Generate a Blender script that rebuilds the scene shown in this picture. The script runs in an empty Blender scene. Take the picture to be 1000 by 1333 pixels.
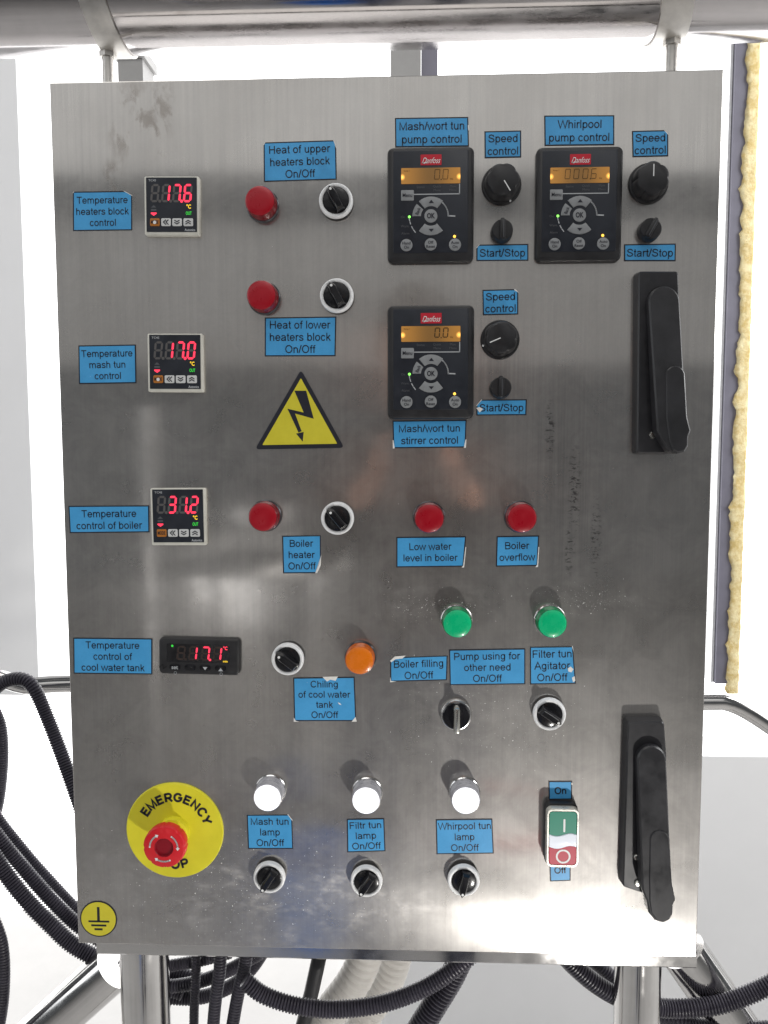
import bpy, bmesh, math, random
from mathutils import Vector, Matrix, Euler, noise

# ------------------------------------------------------------------ camera, world, lamps, exposure
S = bpy.context.scene
C = S.collection
Z0 = 0.95                                   # bottom edge of the cabinet door above the floor
F = 1037.0                                  # focal length in photograph pixels (28 mm on 36 mm)
CAM = Vector((0.0308, -0.7354, Z0 + 0.4855))
ROT = Euler((math.pi / 2 - 0.0799, 0.0015, 0.0391), 'XYZ')
cd = bpy.data.cameras.new('camera')
cd.sensor_fit = 'VERTICAL'; cd.sensor_height = 36.0; cd.lens = 36.0 * F / 1333.33
cd.clip_start = 0.02; cd.clip_end = 200
cam = bpy.data.objects.new('camera', cd); C.objects.link(cam)
cam.location = CAM; cam.rotation_euler = ROT
S.camera = cam
S.view_settings.view_transform = 'Standard'
S.view_settings.look = 'None'
S.view_settings.exposure = 0.0
S.view_settings.gamma = 1.0
S.view_settings.use_curve_mapping = False

W = bpy.data.worlds.new('World'); S.world = W; W.use_nodes = True
bgn = W.node_tree.nodes['Background']
bgn.inputs[0].default_value = (0.90, 0.95, 1.0, 1); bgn.inputs[1].default_value = 0.10

def area(name, loc, target, sx, sy, power, col=(1, 1, 1), spread=180):
    l = bpy.data.lights.new(name, 'AREA'); l.shape = 'RECTANGLE'; l.size = sx; l.size_y = sy
    l.energy = power; l.color = col; l.spread = math.radians(spread)
    o = bpy.data.objects.new(name, l); C.objects.link(o)
    o.location = loc
    o.rotation_euler = (Vector(target) - Vector(loc)).to_track_quat('-Z', 'Y').to_euler()
    return o
# high-window daylight behind the photographer, with soft fill lamps added around it
area('overhead_fill', (-0.2, -0.75, 3.3), (0, -0.55, 1.4), 2.6, 1.0, 20, (1.0, 0.98, 0.95))  # added overhead fill that brightens the stickers and upper door
area('high_window_daylight', (-0.3, -2.7, 3.35), (-0.2, 0, 1.55), 5.0, 1.5, 16, (1.0, 0.99, 0.97))
area('low_front_fill', (-0.3, -2.9, 2.12), (-0.2, 0, 1.5), 5.0, 0.62, 2.5, (1.0, 0.98, 0.95))  # added dim lamp, softens the lower edge of the window reflection
area('side_daylight', (-2.3, -0.75, 1.9), (0, 0, 1.3), 1.2, 1.8, 15, (0.95, 0.98, 1.0))  # added fill lamp, lights the stickers at a grazing angle
area('side_daylight', (2.4, -0.65, 1.5), (0, 0, 1.25), 1.0, 1.6, 9, (1.0, 0.98, 0.95))  # matching added fill from the other side
area('wall_fill', (2.1, 0.12, 2.3), (0.4, 1.0, 0.75), 1.0, 1.4, 46, (1.0, 1.0, 1.0))  # added lamp that brightens the back walls without reaching the door front
# hard glint of sun thrown up from below, in front of the door's lower corner
sp = bpy.data.lights.new('sun_glint', 'SPOT'); sp.energy = 19.0; sp.shadow_soft_size = 0.022
sp.color = (1.0, 0.97, 0.92); sp.spot_size = math.radians(75); sp.spot_blend = 1.0
so = bpy.data.objects.new('sun_glint', sp); C.objects.link(so)
so.location = (0.36, -0.60, Z0 - 0.375)
so.rotation_euler = (Vector((0.02, 0.0, Z0 + 0.06)) - so.location).to_track_quat('-Z', 'Y').to_euler()

random.seed(7)
RM = ROT.to_matrix()
def px(x, y, h=0.0):
    """photograph pixel -> point on the plane h metres in front of the door (h < 0: behind it)"""
    d = RM @ Vector(((x - 500) / F, -(y - 666.5) / F, -1.0))
    t = (-h - CAM.y) / d.y
    return CAM + d * t
MM = 0.001

# ------------------------------------------------------------------ materials
def mat(name, col, rough=0.5, metal=0.0, spec=0.5, emit=None, es=0.0, coat=0.0, trans=0.0, ior=1.45, vary=0.0, vscale=60, bump=0.0, bscale=400, alpha=1.0):
    m = bpy.data.materials.new(name); m.use_nodes = True
    nt = m.node_tree; b = nt.nodes['Principled BSDF']
    b.inputs['Base Color'].default_value = (*col, 1); b.inputs['Roughness'].default_value = rough
    b.inputs['Metallic'].default_value = metal; b.inputs['Specular IOR Level'].default_value = spec
    b.inputs['Coat Weight'].default_value = coat; b.inputs['Coat Roughness'].default_value = 0.08
    b.inputs['Transmission Weight'].default_value = trans; b.inputs['IOR'].default_value = ior
    if emit: b.inputs['Emission Color'].default_value = (*emit, 1); b.inputs['Emission Strength'].default_value = es
    if vary or bump:
        tc = nt.nodes.new('ShaderNodeTexCoord')
        if vary:
            n = nt.nodes.new('ShaderNodeTexNoise'); n.inputs['Scale'].default_value = vscale; n.inputs['Detail'].default_value = 6
            n.inputs['Roughness'].default_value = 0.65
            nt.links.new(tc.outputs['Object'], n.inputs['Vector'])
            r = nt.nodes.new('ShaderNodeMapRange'); r.inputs[1].default_value = 0.3; r.inputs[2].default_value = 0.7
            r.inputs[3].default_value = 1 - vary; r.inputs[4].default_value = 1 + vary
            nt.links.new(n.outputs[0], r.inputs[0])
            mx = nt.nodes.new('ShaderNodeMix'); mx.data_type = 'RGBA'; mx.blend_type = 'MULTIPLY'; mx.inputs[0].default_value = 1
            mx.inputs[6].default_value = (*col, 1); nt.links.new(r.outputs[0], mx.inputs[7])
            nt.links.new(mx.outputs[2], b.inputs['Base Color'])
            r2 = nt.nodes.new('ShaderNodeMapRange'); r2.inputs[1].default_value = 0.3; r2.inputs[2].default_value = 0.7
            r2.inputs[3].default_value = max(0.02, rough - 0.12); r2.inputs[4].default_value = min(1, rough + 0.12)
            nt.links.new(n.outputs[0], r2.inputs[0]); nt.links.new(r2.outputs[0], b.inputs['Roughness'])
        if bump:
            n2 = nt.nodes.new('ShaderNodeTexNoise'); n2.inputs['Scale'].default_value = bscale; n2.inputs['Detail'].default_value = 3
            nt.links.new(tc.outputs['Object'], n2.inputs['Vector'])
            bp = nt.nodes.new('ShaderNodeBump'); bp.inputs['Strength'].default_value = bump; bp.inputs['Distance'].default_value = 0.0004
            nt.links.new(n2.outputs[0], bp.inputs['Height']); nt.links.new(bp.outputs[0], b.inputs['Normal'])
    return m

class NT:
    """tiny expression helper for shader math"""
    def __init__(s, nt): s.nt = nt
    def m(s, op, a, b=None, c=None):
        n = s.nt.nodes.new('ShaderNodeMath'); n.operation = op
        for i, q in enumerate((a, b, c)):
            if q is None: continue
            if isinstance(q, (int, float)): n.inputs[i].default_value = q
            else: s.nt.links.new(q, n.inputs[i])
        return n.outputs[0]
    def noise(s, vec, scale, detail=4, rough=0.6, dist=0.0):
        n = s.nt.nodes.new('ShaderNodeTexNoise'); n.inputs['Scale'].default_value = scale
        n.inputs['Detail'].default_value = detail; n.inputs['Roughness'].default_value = rough; n.inputs['Distortion'].default_value = dist
        s.nt.links.new(vec, n.inputs['Vector']); return n.outputs[0]
    def ramp(s, v, a, b, lo=0.0, hi=1.0):
        n = s.nt.nodes.new('ShaderNodeMapRange'); n.interpolation_type = 'SMOOTHSTEP'
        s.nt.links.new(v, n.inputs[0])
        for i, q in zip((1, 2, 3, 4), (a, b, lo, hi)): n.inputs[i].default_value = q
        return n.outputs[0]
    def mapping(s, vec, scale, loc=(0, 0, 0), rot=(0, 0, 0)):
        n = s.nt.nodes.new('ShaderNodeMapping'); n.inputs['Scale'].default_value = scale
        n.inputs['Location'].default_value = loc; n.inputs['Rotation'].default_value = rot
        s.nt.links.new(vec, n.inputs[0]); return n.outputs[0]
    def mix(s, f, a, b):
        n = s.nt.nodes.new('ShaderNodeMix'); n.data_type = 'RGBA'
        for sock, q in ((n.inputs[0], f), (n.inputs[6], a), (n.inputs[7], b)):
            if isinstance(q, (int, float)): sock.default_value = q
            elif isinstance(q, tuple): sock.default_value = (*q, 1)
            else: s.nt.links.new(q, sock)
        return n.outputs[2]

def door_steel():
    m = bpy.data.materials.new('brushed_steel_door'); m.use_nodes = True
    nt = m.node_tree; b = nt.nodes['Principled BSDF']; N = NT(nt)
    tc = nt.nodes.new('ShaderNodeTexCoord').outputs['Object']
    sep = nt.nodes.new('ShaderNodeSeparateXYZ'); nt.links.new(tc, sep.inputs[0])
    X, Z = sep.outputs[0], sep.outputs[2]
    def blob(pxx, pyy, rx, rz, a=1.0, b_=0.35):
        """soft ellipse around a place on the door; radii in metres"""
        p = px(pxx, pyy)
        dx = N.m('DIVIDE', N.m('SUBTRACT', X, p.x), rx); dz = N.m('DIVIDE', N.m('SUBTRACT', Z, p.z - Z0), rz)
        d = N.m('SQRT', N.m('ADD', N.m('MULTIPLY', dx, dx), N.m('MULTIPLY', dz, dz)))
        return N.ramp(d, b_, a, 1.0, 0.0)
    # grain runs upright: noise stretched along z
    grain = N.noise(N.mapping(tc, (1500, 1, 14)), 1.0, 4, 0.7)
    grain2 = N.noise(N.mapping(tc, (260, 1, 3.5)), 1.0, 5, 0.7)
    cloud = N.noise(tc, 5.0, 5, 0.6)
    cloud2 = N.noise(tc, 22.0, 6, 0.65, 0.4)
    # dark scuffs beside the stirrer drive: broken upright strokes of rubbed-off writing
    scr = N.noise(N.mapping(tc, (150, 1, 330), (3, 0, 1)), 1.0, 3, 0.7, 0.6)
    scr = N.ramp(scr, 0.50, 0.62)
    sc1 = N.m('MULTIPLY', scr, N.m('MAXIMUM', blob(716, 560, 0.006, 0.034), N.m('MAXIMUM', blob(748, 640, 0.008, 0.055), N.m('MAXIMUM', blob(742, 715, 0.006, 0.03), blob(776, 700, 0.006, 0.05)))))
    wipe = N.m('MULTIPLY', N.ramp(grain2, 0.42, 0.62), N.m('MAXIMUM', blob(735, 620, 0.05, 0.12, 1, 0.1), blob(640, 480, 0.07, 0.06, 1, 0.1)))
    # dried drips under the pipe stud
    drip_n = N.noise(N.mapping(tc, (55, 1, 26), (1, 0, 5)), 1.0, 6, 0.7, 0.8)
    drip = N.m('MULTIPLY', N.ramp(drip_n, 0.5, 0.64), N.m('MAXIMUM', blob(170, 160, 0.028, 0.055), N.m('MAXIMUM', blob(205, 150, 0.026, 0.045), blob(147, 235, 0.02, 0.025))))
    # dust: pale specks, most on the lower half where the wet floor splashes
    sp1 = N.noise(tc, 420, 2, 0.5); sp2 = N.noise(tc, 900, 2, 0.5)
    dustzone = N.m('MAXIMUM', N.m('MAXIMUM', blob(760, 780, 0.11, 0.035, 1, 0.0), N.m('MULTIPLY', blob(560, 790, 0.12, 0.04, 1, 0.0), 0.9)),
                   N.m('MAXIMUM', N.m('MULTIPLY', blob(300, 1150, 0.30, 0.16, 1, 0.0), 0.75), N.m('MULTIPLY', blob(640, 930, 0.20, 0.12, 1, 0.0), 0.7)))
    thr = N.m('SUBTRACT', 0.79, N.m('MULTIPLY', dustzone, 0.130))
    speck = N.m('MAXIMUM', N.m('GREATER_THAN', sp1, thr), N.m('GREATER_THAN', sp2, N.m('ADD', thr, 0.012)))
    dz = N.noise(N.mapping(tc, (30, 1, 60)), 1.0, 5, 0.75)
    film = N.m('MULTIPLY', N.ramp(dz, 0.46, 0.72), dustzone)
    # colour
    steel = N.mix(N.ramp(cloud, 0.3, 0.7), (0.52, 0.50, 0.475), (0.63, 0.61, 0.585))
    steel = N.mix(N.m('MULTIPLY', N.ramp(grain2, 0.3, 0.75), 0.38), steel, (0.40, 0.39, 0.385))
    steel = N.mix(N.m('MULTIPLY', N.ramp(grain, 0.35, 0.7), 0.30), steel, (0.40, 0.395, 0.39))
    steel = N.mix(N.m('MULTIPLY', wipe, 0.18), steel, (0.22, 0.21, 0.21))
    steel = N.mix(N.m('MULTIPLY', sc1, 0.75), steel, (0.07, 0.065, 0.07))
    steel = N.mix(N.m('MULTIPLY', drip, 0.45), steel, (0.20, 0.16, 0.13))
    steel = N.mix(N.m('MULTIPLY', film, 0.2), steel, (0.55, 0.54, 0.52))
    steel = N.mix(N.m('MULTIPLY', speck, 0.8), steel, (0.85, 0.84, 0.82))
    nt.links.new(steel, b.inputs['Base Color'])
    met = N.m('SUBTRACT', 1.0, N.m('MAXIMUM', N.m('MULTIPLY', speck, 0.9), N.m('MULTIPLY', film, 0.12)))
    nt.links.new(met, b.inputs['Metallic'])
    ro = N.m('ADD', N.m('MULTIPLY', grain, 0.08), N.m('ADD', 0.09, N.m('MULTIPLY', cloud2, 0.06)))
    ro = N.m('ADD', ro, N.m('MULTIPLY', N.m('MAXIMUM', film, drip), 0.15))
    nt.links.new(ro, b.inputs['Roughness'])
    b.inputs['Anisotropic'].default_value = 0.94
    b.inputs['Anisotropic Rotation'].default_value = 0.0
    tg = nt.nodes.new('ShaderNodeTangent'); tg.direction_type = 'RADIAL'; tg.axis = 'Y'
    cv = nt.nodes.new('ShaderNodeCombineXYZ'); cv.inputs[0].default_value = 1.0; cv.inputs[2].default_value = 0.0
    nt.links.new(cv.outputs[0], b.inputs['Tangent'])
    bp = nt.nodes.new('ShaderNodeBump'); bp.inputs['Strength'].default_value = 0.05; bp.inputs['Distance'].default_value = 0.0002
    wav = N.noise(N.mapping(tc, (3.2, 1, 2.2)), 1.0, 2, 0.5)
    hgt = N.m('ADD', N.m('MULTIPLY', grain, 0.5), N.m('MULTIPLY', grain2, 0.35))
    nt.links.new(hgt, bp.inputs['Height'])
    bp2 = nt.nodes.new('ShaderNodeBump'); bp2.inputs['Strength'].default_value = 0.10; bp2.inputs['Distance'].default_value = 0.001
    nt.links.new(wav, bp2.inputs['Height']); nt.links.new(bp.outputs[0], bp2.inputs['Normal'])
    nt.links.new(bp2.outputs[0], b.inputs['Normal'])
    # second, much broader lobe: fine scratches and a film of dust scatter part of the light
    r = nt.nodes.new('ShaderNodeBsdfPrincipled')
    nt.links.new(steel, r.inputs['Base Color']); nt.links.new(met, r.inputs['Metallic'])
    r.inputs['Roughness'].default_value = 0.48; nt.links.new(bp.outputs[0], r.inputs['Normal'])
    mxs = nt.nodes.new('ShaderNodeMixShader')
    nt.links.new(N.ramp(cloud2, 0.3, 0.7, 0.24, 0.38), mxs.inputs[0])
    # and a clearer mirror share between the scratches
    q = nt.nodes.new('ShaderNodeBsdfPrincipled')
    nt.links.new(steel, q.inputs['Base Color']); nt.links.new(met, q.inputs['Metallic'])
    nt.links.new(N.ramp(cloud2, 0.3, 0.7, 0.05, 0.09), q.inputs['Roughness']); nt.links.new(bp2.outputs[0], q.inputs['Normal'])
    mx0 = nt.nodes.new('ShaderNodeMixShader'); mx0.inputs[0].default_value = 0.36
    nt.links.new(b.outputs[0], mx0.inputs[1]); nt.links.new(q.outputs[0], mx0.inputs[2])
    nt.links.new(mx0.outputs[0], mxs.inputs[1]); nt.links.new(r.outputs[0], mxs.inputs[2])
    nt.links.new(mxs.outputs[0], nt.nodes['Material Output'].inputs['Surface'])
    return m

def sticker_blue():
    m = mat('sticker_blue', (0.05, 0.30, 0.60), 0.42, coat=0.15)
    nt = m.node_tree; b = nt.nodes['Principled BSDF']; N = NT(nt)
    geo = nt.nodes.new('ShaderNodeNewGeometry').outputs['Position']
    a = N.noise(geo, 700, 4, 0.7); c = N.noise(geo, 30, 4, 0.6)
    col = N.mix(N.ramp(c, 0.3, 0.7), (0.050, 0.31, 0.62), (0.070, 0.37, 0.72))
    col = N.mix(N.m('MULTIPLY', N.ramp(a, 0.35, 0.75), 0.25), col, (0.04, 0.25, 0.54))
    sc = N.m('GREATER_THAN', N.noise(geo, 260, 2, 0.5), 0.775)
    col = N.mix(N.m('MULTIPLY', sc, 0.6), col, (0.6, 0.66, 0.7))
    nt.links.new(col, b.inputs['Base Color'])
    return m

def corrugated(name, col):
    return mat(name, col, 0.38, vary=0.25, vscale=40)

M = dict(
    door=door_steel(),
    steel=mat('satin_steel', (0.56, 0.55, 0.54), 0.28, 1.0, vary=0.12, vscale=25),
    chrome=mat('polished_steel_tube', (0.62, 0.61, 0.60), 0.06, 1.0, vary=0.08, vscale=18),
    pipe=mat('pipe_steel', (0.52, 0.50, 0.50), 0.07, 1.0, vary=0.10, vscale=14),
    clamp=mat('clamp_steel', (0.60, 0.58, 0.55), 0.42, 1.0, vary=0.15, vscale=60),
    blue=sticker_blue(),
    ink=mat('black_ink', (0.012, 0.013, 0.022), 0.5),
    paper=mat('white_paper_backing', (0.78, 0.77, 0.74), 0.8, vary=0.08, vscale=200),
    yellow=mat('sticker_yellow', (0.62, 0.55, 0.035), 0.45, vary=0.06, vscale=60),
    estop_yellow=mat('emergency_yellow', (0.72, 0.66, 0.03), 0.42, vary=0.05, vscale=50),
    black=mat('black_plastic', (0.018, 0.018, 0.020), 0.42, vary=0.25, vscale=70, bump=0.15, bscale=900),
    handle=mat('black_handle_plastic', (0.020, 0.020, 0.023), 0.40, vary=0.35, vscale=45, bump=0.12, bscale=1300),
    gloss=mat('glossy_black_plastic', (0.010, 0.010, 0.012), 0.16, vary=0.2, vscale=60),
    mark_shade=mat('mark_and_shade_black', (0.006, 0.006, 0.007), 0.6),  # near-black for a printed mark and the painted shade behind the handle levers
    key_face=mat('keypad_navy_black', (0.016, 0.019, 0.027), 0.40, vary=0.2, vscale=60, bump=0.1, bscale=900),
    key_grey=mat('key_grey', (0.24, 0.25, 0.26), 0.5, vary=0.12, vscale=120),
    dim_grey=mat('faint_grey_print', (0.085, 0.09, 0.10), 0.5),
    line_grey=mat('grey_print', (0.42, 0.44, 0.46), 0.5),
    print_white=mat('white_print', (0.75, 0.76, 0.76), 0.5),
    frame_white=mat('controller_frame_plastic', (0.62, 0.61, 0.55), 0.45, vary=0.08, vscale=80),
    ring_white=mat('white_ring_plastic', (0.80, 0.81, 0.82), 0.38, vary=0.10, vscale=120),
    seg_off=mat('unlit_segment', (0.10, 0.095, 0.095), 0.5),
    seg_dim=mat('unlit_segment_brown', (0.035, 0.022, 0.018), 0.5),
    seg_on=mat('lit_red_segment', (0.4, 0.01, 0.02), 0.5, emit=(1.0, 0.045, 0.10), es=1.35),
    led_yellow=mat('lit_yellow_mark', (0.4, 0.3, 0.01), 0.5, emit=(1.0, 0.62, 0.03), es=1.0),
    led_green=mat('lit_green_mark', (0.02, 0.3, 0.02), 0.5, emit=(0.05, 0.85, 0.08), es=0.7),
    led_green_hot=mat('lit_green_led', (0.1, 0.4, 0.05), 0.5, emit=(0.25, 1.0, 0.12), es=1.9),
    led_amber_hot=mat('lit_amber_led', (0.4, 0.3, 0.05), 0.5, emit=(1.0, 0.50, 0.06), es=2.2),
    orange_key=mat('orange_key', (0.42, 0.15, 0.02), 0.5, vary=0.1, vscale=200),
    white_key=mat('white_key', (0.60, 0.61, 0.61), 0.45, vary=0.06, vscale=200),
    logo_red=mat('logo_red', (0.50, 0.012, 0.03), 0.45),
    lcd_ink=mat('lcd_segment', (0.02, 0.012, 0.004), 0.5),
    lens_red=mat('red_lens', (0.34, 0.002, 0.012), 0.35, coat=0.1, vary=0.05, vscale=100),
    side_red=mat('red_lens_side', (0.16, 0.003, 0.008), 0.10, coat=0.7, vary=0.3, vscale=300),
    lens_green=mat('green_lens', (0.0, 0.40, 0.16), 0.30, coat=0.3, emit=(0.0, 0.6, 0.25), es=0.10, vary=0.05, vscale=100),
    side_green=mat('green_lens_side', (0.0, 0.17, 0.06), 0.10, coat=0.7, vary=0.3, vscale=300),
    lens_orange=mat('orange_lens', (0.72, 0.17, 0.004), 0.30, coat=0.3, vary=0.05, vscale=100),
    side_orange=mat('orange_lens_side', (0.50, 0.10, 0.004), 0.10, coat=0.7, vary=0.3, vscale=300),
    lens_white=mat('lit_white_lens', (0.8, 0.8, 0.8), 0.35, emit=(0.93, 0.93, 1.0), es=0.72),
    side_white=mat('clear_lens_side', (0.34, 0.34, 0.37), 0.08, coat=0.6, vary=0.2, vscale=300),
    collar=mat('dark_metal_collar', (0.10, 0.10, 0.11), 0.3, 0.8),
    collar_bright=mat('bright_metal_collar', (0.62, 0.62, 0.62), 0.2, 1.0),
    estop_red=mat('emergency_red', (0.62, 0.012, 0.02), 0.38, coat=0.2, vary=0.06, vscale=90),
    estop_dark=mat('emergency_core_red', (0.26, 0.004, 0.014), 0.35),
    btn_green=mat('power_green', (0.0, 0.20, 0.125), 0.4),
    btn_red=mat('power_red', (0.42, 0.006, 0.035), 0.4),
    btn_frame=mat('power_button_frame', (0.62, 0.61, 0.56), 0.32, 0.5, vary=0.08, vscale=90),
    btn_lens=mat('power_button_lens', (0.72, 0.76, 0.82), 0.15, coat=0.5, emit=(0.85, 0.88, 1.0), es=0.18),
    zinc=mat('zinc_screw', (0.62, 0.62, 0.58), 0.25, 1.0),
    conduit=corrugated('black_conduit', (0.040, 0.037, 0.050)),
    hose=mat('pale_grey_hose', (0.55, 0.53, 0.50), 0.45, vary=0.08, vscale=30),
    wall=mat('wall_paint', (0.80, 0.80, 0.805), 0.85, vary=0.03, vscale=3, bump=0.2, bscale=220),
    reveal=mat('wall_paint_shade', (0.80, 0.80, 0.81), 0.85, vary=0.03, vscale=3),
    pvc=mat('grey_window_profile', (0.17, 0.165, 0.205), 0.45, vary=0.08, vscale=20),
    mull=mat('mullion_grey', (0.30, 0.295, 0.29), 0.5, vary=0.08, vscale=20),
    floor=mat('floor_screed', (0.42, 0.41, 0.40), 0.45, vary=0.12, vscale=2.5),
    sky=mat('daylight', (0, 0, 0), 1.0, spec=0.0, emit=(1.0, 1.0, 1.0), es=3.2),
)
def foam_mat():
    m = mat('expanding_foam', (0.62, 0.43, 0.13), 0.8)
    nt = m.node_tree; b = nt.nodes['Principled BSDF']; N = NT(nt)
    geo = nt.nodes.new('ShaderNodeNewGeometry').outputs['Position']
    a = N.noise(geo, 60, 5, 0.7)
    nt.links.new(N.mix(N.ramp(a, 0.3, 0.7), (0.70, 0.52, 0.20), (0.95, 0.84, 0.52)), b.inputs['Base Color'])
    bp = nt.nodes.new('ShaderNodeBump'); bp.inputs['Strength'].default_value = 0.8; bp.inputs['Distance'].default_value = 0.004
    nt.links.new(N.noise(geo, 170, 6, 0.75), bp.inputs['Height']); nt.links.new(bp.outputs[0], b.inputs['Normal'])
    return m
M['foam'] = foam_mat()
def lcd_mat():
    """amber backlit display: two lamps at the ends of the backlight, dimmer in the middle"""
    m = mat('amber_display', (0.15, 0.09, 0.035), 0.3)
    nt = m.node_tree; b = nt.nodes['Principled BSDF']; N = NT(nt)
    tc = nt.nodes.new('ShaderNodeTexCoord').outputs['Object']
    sep = nt.nodes.new('ShaderNodeSeparateXYZ'); nt.links.new(tc, sep.inputs[0])
    ax = N.m('ABSOLUTE', sep.outputs[0]); z = N.m('ABSOLUTE', N.m('ADD', sep.outputs[2], 0.001))
    d = N.m('SQRT', N.m('ADD', N.m('POWER', N.m('SUBTRACT', ax, 0.0255), 2.0), N.m('POWER', z, 2.0)))
    hot = N.ramp(d, 0.0004, 0.0034, 1.0, 0.0)
    body = N.ramp(ax, 0.0, 0.027, 0.10, 0.32)
    em = N.m('ADD', body, N.m('MULTIPLY', hot, 1.5))
    nt.links.new(em, b.inputs['Emission Strength'])
    nt.links.new(N.mix(hot, (0.95, 0.40, 0.05), (1.0, 0.52, 0.10)), b.inputs['Emission Color'])
    return m
M['lcd'] = lcd_mat()

# ------------------------------------------------------------------ mesh helpers (u right, w out of the door, v up)
class MB:
    def __init__(s): s.v = []; s.f = []; s.m = []
    def loft(s, rings, cap0=True, cap1=True, m=0, close=True):
        n = len(rings[0]); b = len(s.v)
        for r in rings: s.v += [tuple(p) for p in r]
        for k in range(len(rings) - 1):
            for i in range(n if close else n - 1):
                j = (i + 1) % n
                s.f.append((b + k * n + i, b + k * n + j, b + (k + 1) * n + j, b + (k + 1) * n + i)); s.m.append(m)
        if cap0: s.f.append(tuple(b + i for i in range(n))[::-1]); s.m.append(m)
        if cap1: s.f.append(tuple(b + (len(rings) - 1) * n + i for i in range(n))); s.m.append(m)
        return s
    def prism(s, poly, w0, w1, ch=0.0, m=0):
        rings = [[(p[0], w0, p[1]) for p in poly]]
        if ch > 0:
            rings.append([(p[0], w1 - ch, p[1]) for p in poly])
            q = inset(poly, ch * 0.35); rings.append([(p[0], w1 - ch * 0.3, p[1]) for p in q])
            q = inset(poly, ch); rings.append([(p[0], w1, p[1]) for p in q])
        else: rings.append([(p[0], w1, p[1]) for p in poly])
        return s.loft(rings, True, True, m)
    def flat(s, poly, w, m=0):
        b = len(s.v); s.v += [(p[0], w, p[1]) for p in poly]; s.f.append(tuple(range(b, b + len(poly)))); s.m.append(m); return s
    def lathe(s, prof, n=40, cx=0, cv=0, m=0, cap0=False, cap1=True):
        rings = [[(cx + r * math.cos(2 * math.pi * i / n), w, cv + r * math.sin(2 * math.pi * i / n)) for i in range(n)] for r, w in prof]
        return s.loft(rings, cap0, cap1, m)
    def stroke(s, pts, wd, w, m=0):
        """flat print line of width wd through pts"""
        for a, c in zip(pts[:-1], pts[1:]):
            d = Vector((c[0] - a[0], c[1] - a[1])); L = d.length
            if L < 1e-9: continue
            d /= L; nrm = Vector((-d.y, d.x)) * wd / 2; e = d * wd * 0.3
            s.flat([(a[0] - e.x + nrm.x, a[1] - e.y + nrm.y), (a[0] - e.x - nrm.x, a[1] - e.y - nrm.y), (c[0] + e.x - nrm.x, c[1] + e.y - nrm.y), (c[0] + e.x + nrm.x, c[1] + e.y + nrm.y)], w, m)
        return s
    def text(s, body, cap, cu, cv, w, m=0, width=None, bold=0.0, shear=0.0, rot=0.0, maxw=None, font=None):
        vs, fs = font or glyphs(body, bold)
        k = cap if font else cap / CAPH
        xs = [p[0] for p in vs]
        if not xs: return s
        x0, x1 = min(xs), max(xs); kx = k
        if width: kx = width / (x1 - x0)
        elif maxw and (x1 - x0) * k > maxw: kx = maxw / (x1 - x0)
        b = len(s.v); c_, s_ = math.cos(rot), math.sin(rot)
        for p in vs:
            v = p[1] * k - cap / 2; u = (p[0] - (x0 + x1) / 2) * kx + shear * v
            s.v.append((cu + u * c_ - v * s_, w, cv + u * s_ + v * c_))
        for f in fs: s.f.append(tuple(b + i for i in f)); s.m.append(m)
        return s
    def build(s, name, mats, parent=None, loc=(0, 0, 0), smooth=35, label=None, raw=False):
        me = bpy.data.meshes.new(name)
        vv = s.v if raw else [(p[0], -p[1], p[2]) for p in s.v]
        me.from_pydata(vv, [], s.f)
        if not isinstance(mats, (list, tuple)): mats = [mats]
        for q in mats: me.materials.append(M[q] if isinstance(q, str) else q)
        me.polygons.foreach_set('material_index', s.m)
        bm = bmesh.new(); bm.from_mesh(me); bmesh.ops.recalc_face_normals(bm, faces=bm.faces)
        flip = [f for f in bm.faces if len(f.edges) and all(e.is_boundary for e in f.edges) and f.normal.y > 0.5]   # flat print faces out
        if flip and not raw: bmesh.ops.reverse_faces(bm, faces=flip)
        bm.to_mesh(me); bm.free()
        if smooth:
            me.polygons.foreach_set('use_smooth', [True] * len(me.polygons)); me.set_sharp_from_angle(angle=math.radians(smooth))
        o = bpy.data.objects.new(name, me); C.objects.link(o); o.location = loc
        if parent: o.parent = parent
        if label: o['label'] = label
        return o

_gl = {}
def glyphs(body, bold=0.0):
    key = (body, bold)
    if key not in _gl:
        c = bpy.data.curves.new('t', 'FONT'); c.body = body; c.offset = bold; c.resolution_u = 3
        o = bpy.data.objects.new('t', c); C.objects.link(o)
        dg = bpy.context.evaluated_depsgraph_get(); me = o.evaluated_get(dg).to_mesh()
        _gl[key] = ([tuple(v.co) for v in me.vertices], [tuple(p.vertices) for p in me.polygons])
        bpy.data.objects.remove(o); bpy.data.curves.remove(c)
    return _gl[key]
CAPH = max(p[1] for p in glyphs('H')[0])

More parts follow.
